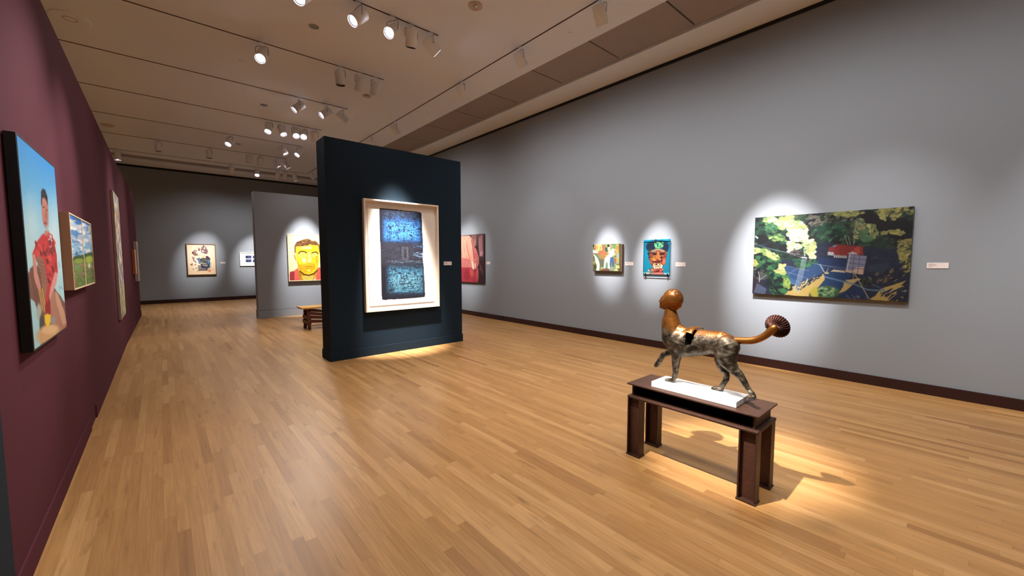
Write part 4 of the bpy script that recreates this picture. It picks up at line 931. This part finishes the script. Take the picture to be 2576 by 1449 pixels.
# ------------------------------------------------------------------ lighting tracks
TRK = {'first': 1.505, 'second': 3.351, 'A0': 5.197, 'A': 7.067, 'B': 8.907, 'C': 10.754, 'D': 12.604, 'E': 14.451, 'F': 16.42}
TN = {'first': 'cross track just behind the viewer', 'second': 'cross track over the viewer', 'A0': 'nearest visible cross track', 'A': 'second visible cross track', 'B': 'third visible cross track', 'C': 'fourth visible cross track', 'D': 'fifth visible cross track', 'E': 'sixth visible cross track', 'F': 'farthest cross track', 'G': 'long track along the right wall', 'Z': 'cross track at the back'}
TRK['Z'] = -.34
for k_, y_ in TRK.items():
    x1_ = 4.225 if k_ == 'F' else 3.145
    o = obj('lighting_track', B(-(x1_+4.3)/2, (x1_+4.3)/2, -.0085, .0085, -.006, -.0002), M['track'])
    o.location = ((x1_-4.3)/2, y_, ZC)
    tag(o, 'thin dark ceiling track, the '+TN[k_]+(' running from the left wall' if k_ != 'F' else ' meeting the long track'), 'track', 'lighting tracks')
o = obj('lighting_track', B(-.0085, .0085, -10.2, 10.62, -.006, -.0002), M['track']); o.location = (4.235, 5.81, ZC)
tag(o, 'long thin ceiling track running parallel to the grey right wall', 'track', 'lighting tracks')

# fixture meshes, shared by all heads
def fx_meshes():
    out = {}
    bm = bmesh.new(); box(bm, -.035, .035, -.012, .012, -.022, -.0065, bev=.003)
    tube(bm, [(0, 0, -.02), (0, 0, -.065)], .006, 8)
    me = bpy.data.meshes.new('adapter'); bm.to_mesh(me); bm.free(); me.materials.append(M['fix']); out['adapter'] = me
    bm = bmesh.new()
    a, zt, zb = .085, -.062, -.185
    tube(bm, [(-a, 0, zb), (-a, 0, zt-.02), (-a+.012, 0, zt-.004), (-a+.03, 0, zt), (a-.03, 0, zt), (a-.012, 0, zt-.004), (a, 0, zt-.02), (a, 0, zb)], .0035, 6)
    me = bpy.data.meshes.new('yoke'); bm.to_mesh(me); bm.free(); me.materials.append(M['wire']); out['yoke'] = me
    # housing: axis along -z (light leaves towards -z), centred on pivot
    bm = bmesh.new(); R, L2 = .076, .115
    lathe(bm, [(0, L2), (R-.012, L2), (R-.003, L2-.004), (R, L2-.014), (R, -L2), (R-.005, -L2), (R-.007, -L2+.006)], 40)
    me = bpy.data.meshes.new('housing'); bmesh.ops.recalc_face_normals(bm, faces=bm.faces); bm.to_mesh(me); bm.free(); me.materials.append(M['fix'])
    for p in me.polygons: p.use_smooth = abs(p.normal.z) < .9
    out['housing'] = me
    bm = bmesh.new(); lathe(bm, [(R-.0068, -L2+.004), (R-.010, -L2+.018), (.058, -L2+.024)], 32)
    me = bpy.data.meshes.new('baffle'); bm.to_mesh(me); bm.free(); me.materials.append(M['fixin']); out['baffle'] = me
    for nm, mm in (('on', 'lampon'), ('off', 'lampdim')):
        bm = bmesh.new(); lathe(bm, [(.058, -L2+.024), (.045, -L2+.020), (0, -L2+.017)], 32)
        me = bpy.data.meshes.new('lamp_face'); bm.to_mesh(me); bm.free(); me.materials.append(M[mm]); out[nm] = me
    return out
FX = fx_meshes()
def new(name, me, par, loc=(0, 0, 0), rot=None):
    o = bpy.data.objects.new(name, me); C.objects.link(o); o.parent = par; o.location = loc
    if rot is not None: o.rotation_mode = 'QUATERNION'; o.rotation_quaternion = rot
    return o
LCOL = (1.0, .97, .95)
def head(trk, x, y, tgt, label, on=True, power=0, ang=36, blend=.9, rad=.05, col=LCOL, spill=0):
    g = {'G': 'track spotlights aimed at the right wall'}.get(trk, 'track spotlights on the cross tracks')
    root = thing('track_spotlight', label, 'spotlight', (x, y, ZC), 0, g)
    piv = Vector((0, 0, -.19)); d = (Vector(tgt)-Vector((x, y, ZC))-piv).normalized()
    if trk == 'G': root_rot = PI/2
    else: root_rot = 0
    new('adapter', FX['adapter'], root, rot=Quaternion((0, 0, 1), root_rot))
    az = math.atan2(d.y, d.x)+PI/2
    new('yoke', FX['yoke'], root, rot=Quaternion((0, 0, 1), az))
    q = Vector((0, 0, -1)).rotation_difference(d)
    h_ = new('housing', FX['housing'], root, piv, q)
    new('baffle', FX['baffle'], h_); new('lamp_face', FX['on' if on else 'off'], h_)
    if power:
        l = bpy.data.lights.new('lamp', 'SPOT'); l.energy = power; l.spot_size = math.radians(ang); l.spot_blend = blend; l.shadow_soft_size = rad; l.color = col
        lo = bpy.data.objects.new('lamp_light', l); C.objects.link(lo); lo.parent = root
        lo.location = piv+d*.135; lo.rotation_mode = 'QUATERNION'; lo.rotation_quaternion = q
    if spill:  # added second wide spot, brightens walls and floor around the beam
        l = bpy.data.lights.new('added_spill', 'SPOT'); l.energy = spill; l.spot_size = math.radians(150 if trk == 'G' else 115); l.spot_blend = 1; l.shadow_soft_size = rad; l.color = col
        lo = bpy.data.objects.new('added_spill', l); C.objects.link(lo); lo.parent = root
        lo.location = piv+d*.135; lo.rotation_mode = 'QUATERNION'
        lo.rotation_quaternion = Vector((0, 0, -1)).rotation_difference(Vector((d.x, d.y, d.z-.45)).normalized())
    return root
ORD = ['leftmost', 'second from left', 'third from left', 'fourth from left', 'fifth from left', 'rightmost']
def row(k_, specs, note=''):
    for i, s in enumerate(specs):
        nm = ORD[-1] if i == len(specs)-1 else ORD[i]
        head(k_, s[0], TRK[k_], s[1], 'white cylinder spotlight on the %s, %s' % (TN[k_], nm), s[2], s[3], s[4], s[5], spill=(s[6] if len(s) > 6 else 0))
K = 10.0
row('A0', [(1.37, (-.54, 3.6, 1.95), True, 24*K, 34, 1, 0), (2.0, (-.54, 4.8, 2.0), True, 40*K, 30, 1, 0), (2.45, (-.54, 3.4, 1.7), True, 36*K, 34, 1, 0), (2.72, (2.97, 6.18, 1.22), False, 400*K, 26, 1, 3*K), (3.03, (6.36, 4.55, 1.55), True, 20*K, 20, 1, 5*K)])
row('A', [(1.27, (-.4, 4.2, 1.0), True, 10*K, 40, 1, 6*K), (2.39, (2.42, 7.1, 0), False, 0, 40, 1), (2.72, (2.6, 9.6, 0), False, 12*K, 50, 1, 5*K), (2.99, (2.7, 9.8, .3), False, 12*K, 40, 1)])
row('B', [(2.19, (-.5, 9.0, 2.0), True, 26*K, 36, 1, 3*K), (2.70, (-.5, 8.9, 2.2), True, 8*K, 36, 1), (3.03, (6.36, 9.0, 1.6), False, 45*K, 30, 1, 6*K)])
row('C', [(2.01, (.3, 8.6, 0), True, 14*K, 60, 1, 7*K), (2.27, (3.4, 8.4, 0), True, 12*K, 60, 1), (2.56, (2.2, 7.2, .3), True, 8*K, 50, 1), (2.74, (1.2, 6.4, 0), True, 14*K, 60, 1), (2.98, (3.02, 12.1, 1.5), False, 190*K, 28, 1, 5*K)])
row('D', [(1.47, (-.5, 10.8, 1.2), True, 12*K, 60, 1, 6*K), (2.68, (3.9, 11.9, 1.8), True, 8*K, 50, 1), (3.07, (.6, 11.4, 1.4), True, 10*K, 60, 1)])
row('E', [(.09, (.2, 14.6, 0), False, 0, 40, 1, 5*K), (1.18, (1.3, 14.6, 0), False, 12*K, 60, 1, 5*K), (2.14, (1.6, 15.8, 0), False, 12*K, 60, 1), (2.43, (1.9, 16.4, 0), False, 0, 40, 1), (2.86, (4.6, 14.0, 1.8), True, 12*K, 40, 1), (3.13, (5.2, 14.3, 1.6), True, 12*K, 40, 1)])
row('F', [(-.8, (-.85, 16.3, 0), True, 14*K, 80, 1), (1.91, (1.13, 18.69, 1.6), False, 80*K, 26, 1, 8*K), (2.65, (1.9, 13.5, 0), True, 12*K, 60, 1), (3.27, (2.74, 18.69, 1.6), False, 110*K, 24, 1, 8*K), (3.5, (3.6, 17.6, .5), False, 0, 40, 1), (3.84, (4.9, 16.6, 1.2), True, 14*K, 50, 1)])
G = [(15.76, (6.36, 15.9, 1.6), 20*K, 40, 4, 'farthest, left of the navy partition'), (10.33, (6.36, 9.9, 1.6), 40*K, 36, 5, 'just above the navy partition top'), (8.96, (6.36, 9.1, 1.6), 60*K, 26, 5, 'next nearer than the partition top'), (6.2, (6.36, 6.2, 1.6), 5*K, 50, 8, 'third from the near end'), (4.65, (6.36, 4.5, 1.54), 190*K, 14.5, 8, 'second from the near end'), (3.18, (6.36, 3.54, 1.52), 190*K, 15.5, 8, 'nearest in view')]
for y_, t_, p_, a_, sp_, lab in G:
    head('G', 4.235, y_, t_, 'white spotlight on the track along the right wall, '+lab, False, p_, a_, 1, spill=sp_*K)
for i, (y_, t_, p_, a_) in enumerate([(1.75, (6.36, 1.76, 1.42), 240*K, 24), (.7, (6.36, .8, 1.1), 20*K, 44), (-1.2, (6.36, -1.3, 1.5), 40*K, 50)]):
    head('G', 4.235, y_, t_, 'white spotlight outside the picture on the right wall track, lamp %s' % ['over the landscape left half', 'over the landscape right half', 'behind the viewer'][i], False, p_, a_, 1, spill=7.5*K)
# sculpture lamp out of view, then unseen fill heads added to light the floor
head('first', 1.02, 1.505, (2.86, 1.17, .75), 'white spotlight outside the picture aimed at the bronze sculpture', True, 230*K, 19, .9, .03, (1, .93, .84))
for x_, k_, t_, nm in ((2.6, 'second', (2.2, 3.7, 0), 'floor before the navy partition'), (.2, 'second', (.9, 2.6, 0), 'floor at the viewer'), (2.9, 'first', (4.5, 2.4, 0), 'floor right of the pedestal'), (-.1, 'Z', (.8, .9, 0), 'near floor'), (2.6, 'Z', (3.6, -.2, 0), 'floor right of the viewer'),
        (2.0, 'Z', (2.0, -2.6, 0), 'floor behind the viewer'), (-2.6, 'first', (-2.6, 0, 0), 'floor left of the burgundy wall'), (-2.6, 'A0', (-2.6, 4.6, 0), 'floor beyond the sky panels'), (-2.6, 'B', (-2.6, 8.6, 0), 'floor behind the tall canvas'), (-2.6, 'D', (-2.6, 12.6, 0), 'floor at the far left')):
    head(k_, x_, TRK[k_], t_, 'added white fill spotlight outside the picture aimed at the '+nm, True, (13*K if 'viewer' in nm or 'near' in nm else 20*K), 110, 1, .05, (1, .95, .88))


# ------------------------------------------------------------------ ceiling fittings
def detector(x, y, lab, r=.085, strobe=True):
    t = thing('smoke_detector', lab, 'smoke detector', (x, y, ZC))
    bm = bmesh.new(); lathe(bm, [(0, -.0005), (r, -.0005), (r, -.014), (r*.9, -.022), (r*.55, -.026), (0, -.026)], 32)
    obj('housing', bm, M['det'], t, smooth=False)
    if strobe:
        bm = bmesh.new(); lathe(bm, [(0, -.026), (.024, -.026), (.026, -.034), (.020, -.044), (0, -.048)], 20); o = obj('sensor_dome', bm, M['chrome'], t, smooth=True); o.location = (-.02, -.035, 0)
        o = obj('red_mark', B(-.018, .018, -.004, .004, -.0275, -.0262), M['red'], t); o.location = (.012, .03, 0); o.rotation_euler = (0, 0, -.7)
detector(3.152, 4.30, 'round ceiling smoke detector with red mark, right of the nearest track', .088)
detector(3.188, 7.95, 'round ceiling smoke detector below the spotlights of the second visible track', .08)
detector(-.80, 13.65, 'round ceiling smoke detector at far left above the burgundy wall', .12, False)
t = thing('ceiling_speaker', 'large flush round ceiling disc with a small centre slot, above the burgundy wall', 'ceiling speaker', (-.76, 8.05, ZC))
bm = bmesh.new(); lathe(bm, [(0, -.0005), (.20, -.0005), (.20, -.005), (.192, -.012), (.05, -.012), (0, -.012)], 40); obj('cover', bm, M['ceil'], t)
bm = bmesh.new(); lathe(bm, [(.060, -.012), (.062, -.016), (.074, -.016), (.076, -.012)], 32); obj('centre_ring', bm, M['det'], t)
def downlight(x, y, lab):
    t = thing('recessed_downlight', lab, 'downlight', (x, y, ZC))
    bm = bmesh.new(); lathe(bm, [(.064, -.0005), (.070, -.0005), (.070, -.004), (.064, -.004)], 32); obj('trim_ring', bm, M['det'], t)
    bm = bmesh.new(); lathe(bm, [(0, -.0015), (.063, -.0015), (.063, -.0005), (0, -.0005)], 32); obj('dark_glass', bm, M['glassk'], t)
downlight(1.738, 6.13, 'small dark round downlight between the first and second visible tracks')
downlight(1.759, 9.82, 'small dark round downlight beyond the third visible track')
downlight(1.766, 13.5, 'small dark round downlight beyond the fifth visible track')
def cap(x, y, lab):
    bm = bmesh.new(); lathe(bm, [(0, -.0005), (.036, -.0005), (.038, -.006), (.034, -.009), (0, -.009)], 28)
    o = obj('ceiling_sprinkler', bm, M['ceil']); o.location = (x, y, ZC); tag(o, lab, 'sprinkler', 'ceiling sprinkler covers')
cap(4.534, 3.92, 'small round white ceiling cover beside the long track, nearest the viewer')
cap(4.553, 7.97, 'small round white ceiling cover beside the long track, above the navy partition')
cap(1.133, 7.93, 'small round white ceiling cover left of the bright lamp on the second track')
cap(1.115, 12.05, 'small round white ceiling cover left of the fifth track lamp')
cap(1.776, 11.74, 'small round white ceiling cover between the fourth and fifth tracks')
# power plate on the right baseboard
t = thing('outlet_plate', 'black outlet plate on the dark baseboard of the right wall', 'outlet', (XR-.018, 7.66, .035))
obj('plate', B(-.006, -.0002, -.075, .075, 0, .065, bev=.0015), M['black'], t)
obj('socket', B(-.008, -.0062, -.03, .03, .015, .05), M['fixin'], t)

# ------------------------------------------------------------------ bench behind the navy partition
bn = thing('wooden_bench', 'long wooden bench with honey seat and fan of red-brown bars, below the yellow face painting', 'bench', (3.15, 9.59, 0))
obj('seat', B(-.93, .93, -.21, .21, .455, .49, bev=.004), M['benchtop'], bn)
for s in (-1, 1):
    for yy in (-.13, .13):
        bm = bmesh.new(); x = s*.78
        for i, (z0, z1, k0, k1) in enumerate([(0, .455, .05, 0)]):
            v = [bm.verts.new((x+dx, yy*(1+(.35 if z == z0 else 0))+dy, z)) for z in (z0, z1) for dx, dy in ((-.028, -.03), (.028, -.03), (.028, .03), (-.028, .03))]
            bm.faces.new(v[:4]); bm.faces.new(v[4:])
            for k in range(4): bm.faces.new((v[k], v[(k+1) % 4], v[4+(k+1) % 4], v[4+k]))
        obj('leg', bm, M['bench'], bn)
    for z_, w_ in ((.27, .17), (.17, .20)):
        obj('cross_block', B(s*.78-.045, s*.78+.045, -w_, w_, z_-.045, z_+.03, bev=.004), M['bench'], bn)
    obj('foot_rail', B(s*.78-.015, s*.78+.015, -.24, .24, .07, .095, bev=.004), M['bench'], bn)
for s in (-1, 1):
    for z0, z1 in ((.43, .33), (.355, .27), (.275, .215), (.18, .165)):
        bm = bmesh.new()
        v = [bm.verts.new((s*x_, dy, z_)) for x_, zc_, hh in ((.75, z0, .036), (.0, z1-.05, .018)) for dy in (-.17, -.145) for z_ in (zc_-hh, zc_+hh)]
        for f in ((0, 1, 3, 2), (4, 6, 7, 5), (0, 4, 5, 1), (2, 3, 7, 6), (0, 2, 6, 4), (1, 5, 7, 3)): bm.faces.new([v[i] for i in f])
        obj('fan_bar', bm, M['bench'], bn)
bm = bmesh.new(); tube(bm, [(-.75, -.16, .085), (.75, -.16, .085)], .009, 8); obj('tie_rod', bm, M['wire'], bn)


# ------------------------------------------------------------------ camera
cam = bpy.data.cameras.new('camera'); co = bpy.data.objects.new('camera', cam); C.objects.link(co)
cam.sensor_fit = 'HORIZONTAL'; cam.sensor_width = 36.0; cam.lens = 36.0*1008.2/2576; cam.clip_start = 0.02; cam.clip_end = 100
yaw, pit, rol = .7183, -.0689, -.0015
fw = Vector((math.sin(yaw)*math.cos(pit), math.cos(yaw)*math.cos(pit), math.sin(pit)))
rt = Vector((math.cos(yaw), -math.sin(yaw), 0)); up = rt.cross(fw)
r2 = rt*math.cos(rol)+up*math.sin(rol); u2 = up*math.cos(rol)-rt*math.sin(rol)
mw = Matrix(((r2.x, u2.x, -fw.x, 0), (r2.y, u2.y, -fw.y, 0), (r2.z, u2.z, -fw.z, 1.5), (0, 0, 0, 1)))
co.matrix_world = mw
sc = bpy.context.scene; sc.camera = co
w = bpy.data.worlds.new('world'); sc.world = w; w.use_nodes = True
w.node_tree.nodes['Background'].inputs[0].default_value = (0, 0, 0, 1)
w.node_tree.nodes['Background'].inputs[1].default_value = 0
vs = sc.view_settings; vs.view_transform = 'Standard'; vs.look = 'None'; vs.gamma = 1; vs.exposure = 0.45; vs.use_curve_mapping = False
sc.cycles.max_bounces = 8; sc.cycles.diffuse_bounces = 6; sc.cycles.caustics_reflective = False; sc.cycles.caustics_refractive = False
sc.cycles.sample_clamp_indirect = 6.0; sc.cycles.use_denoising = True
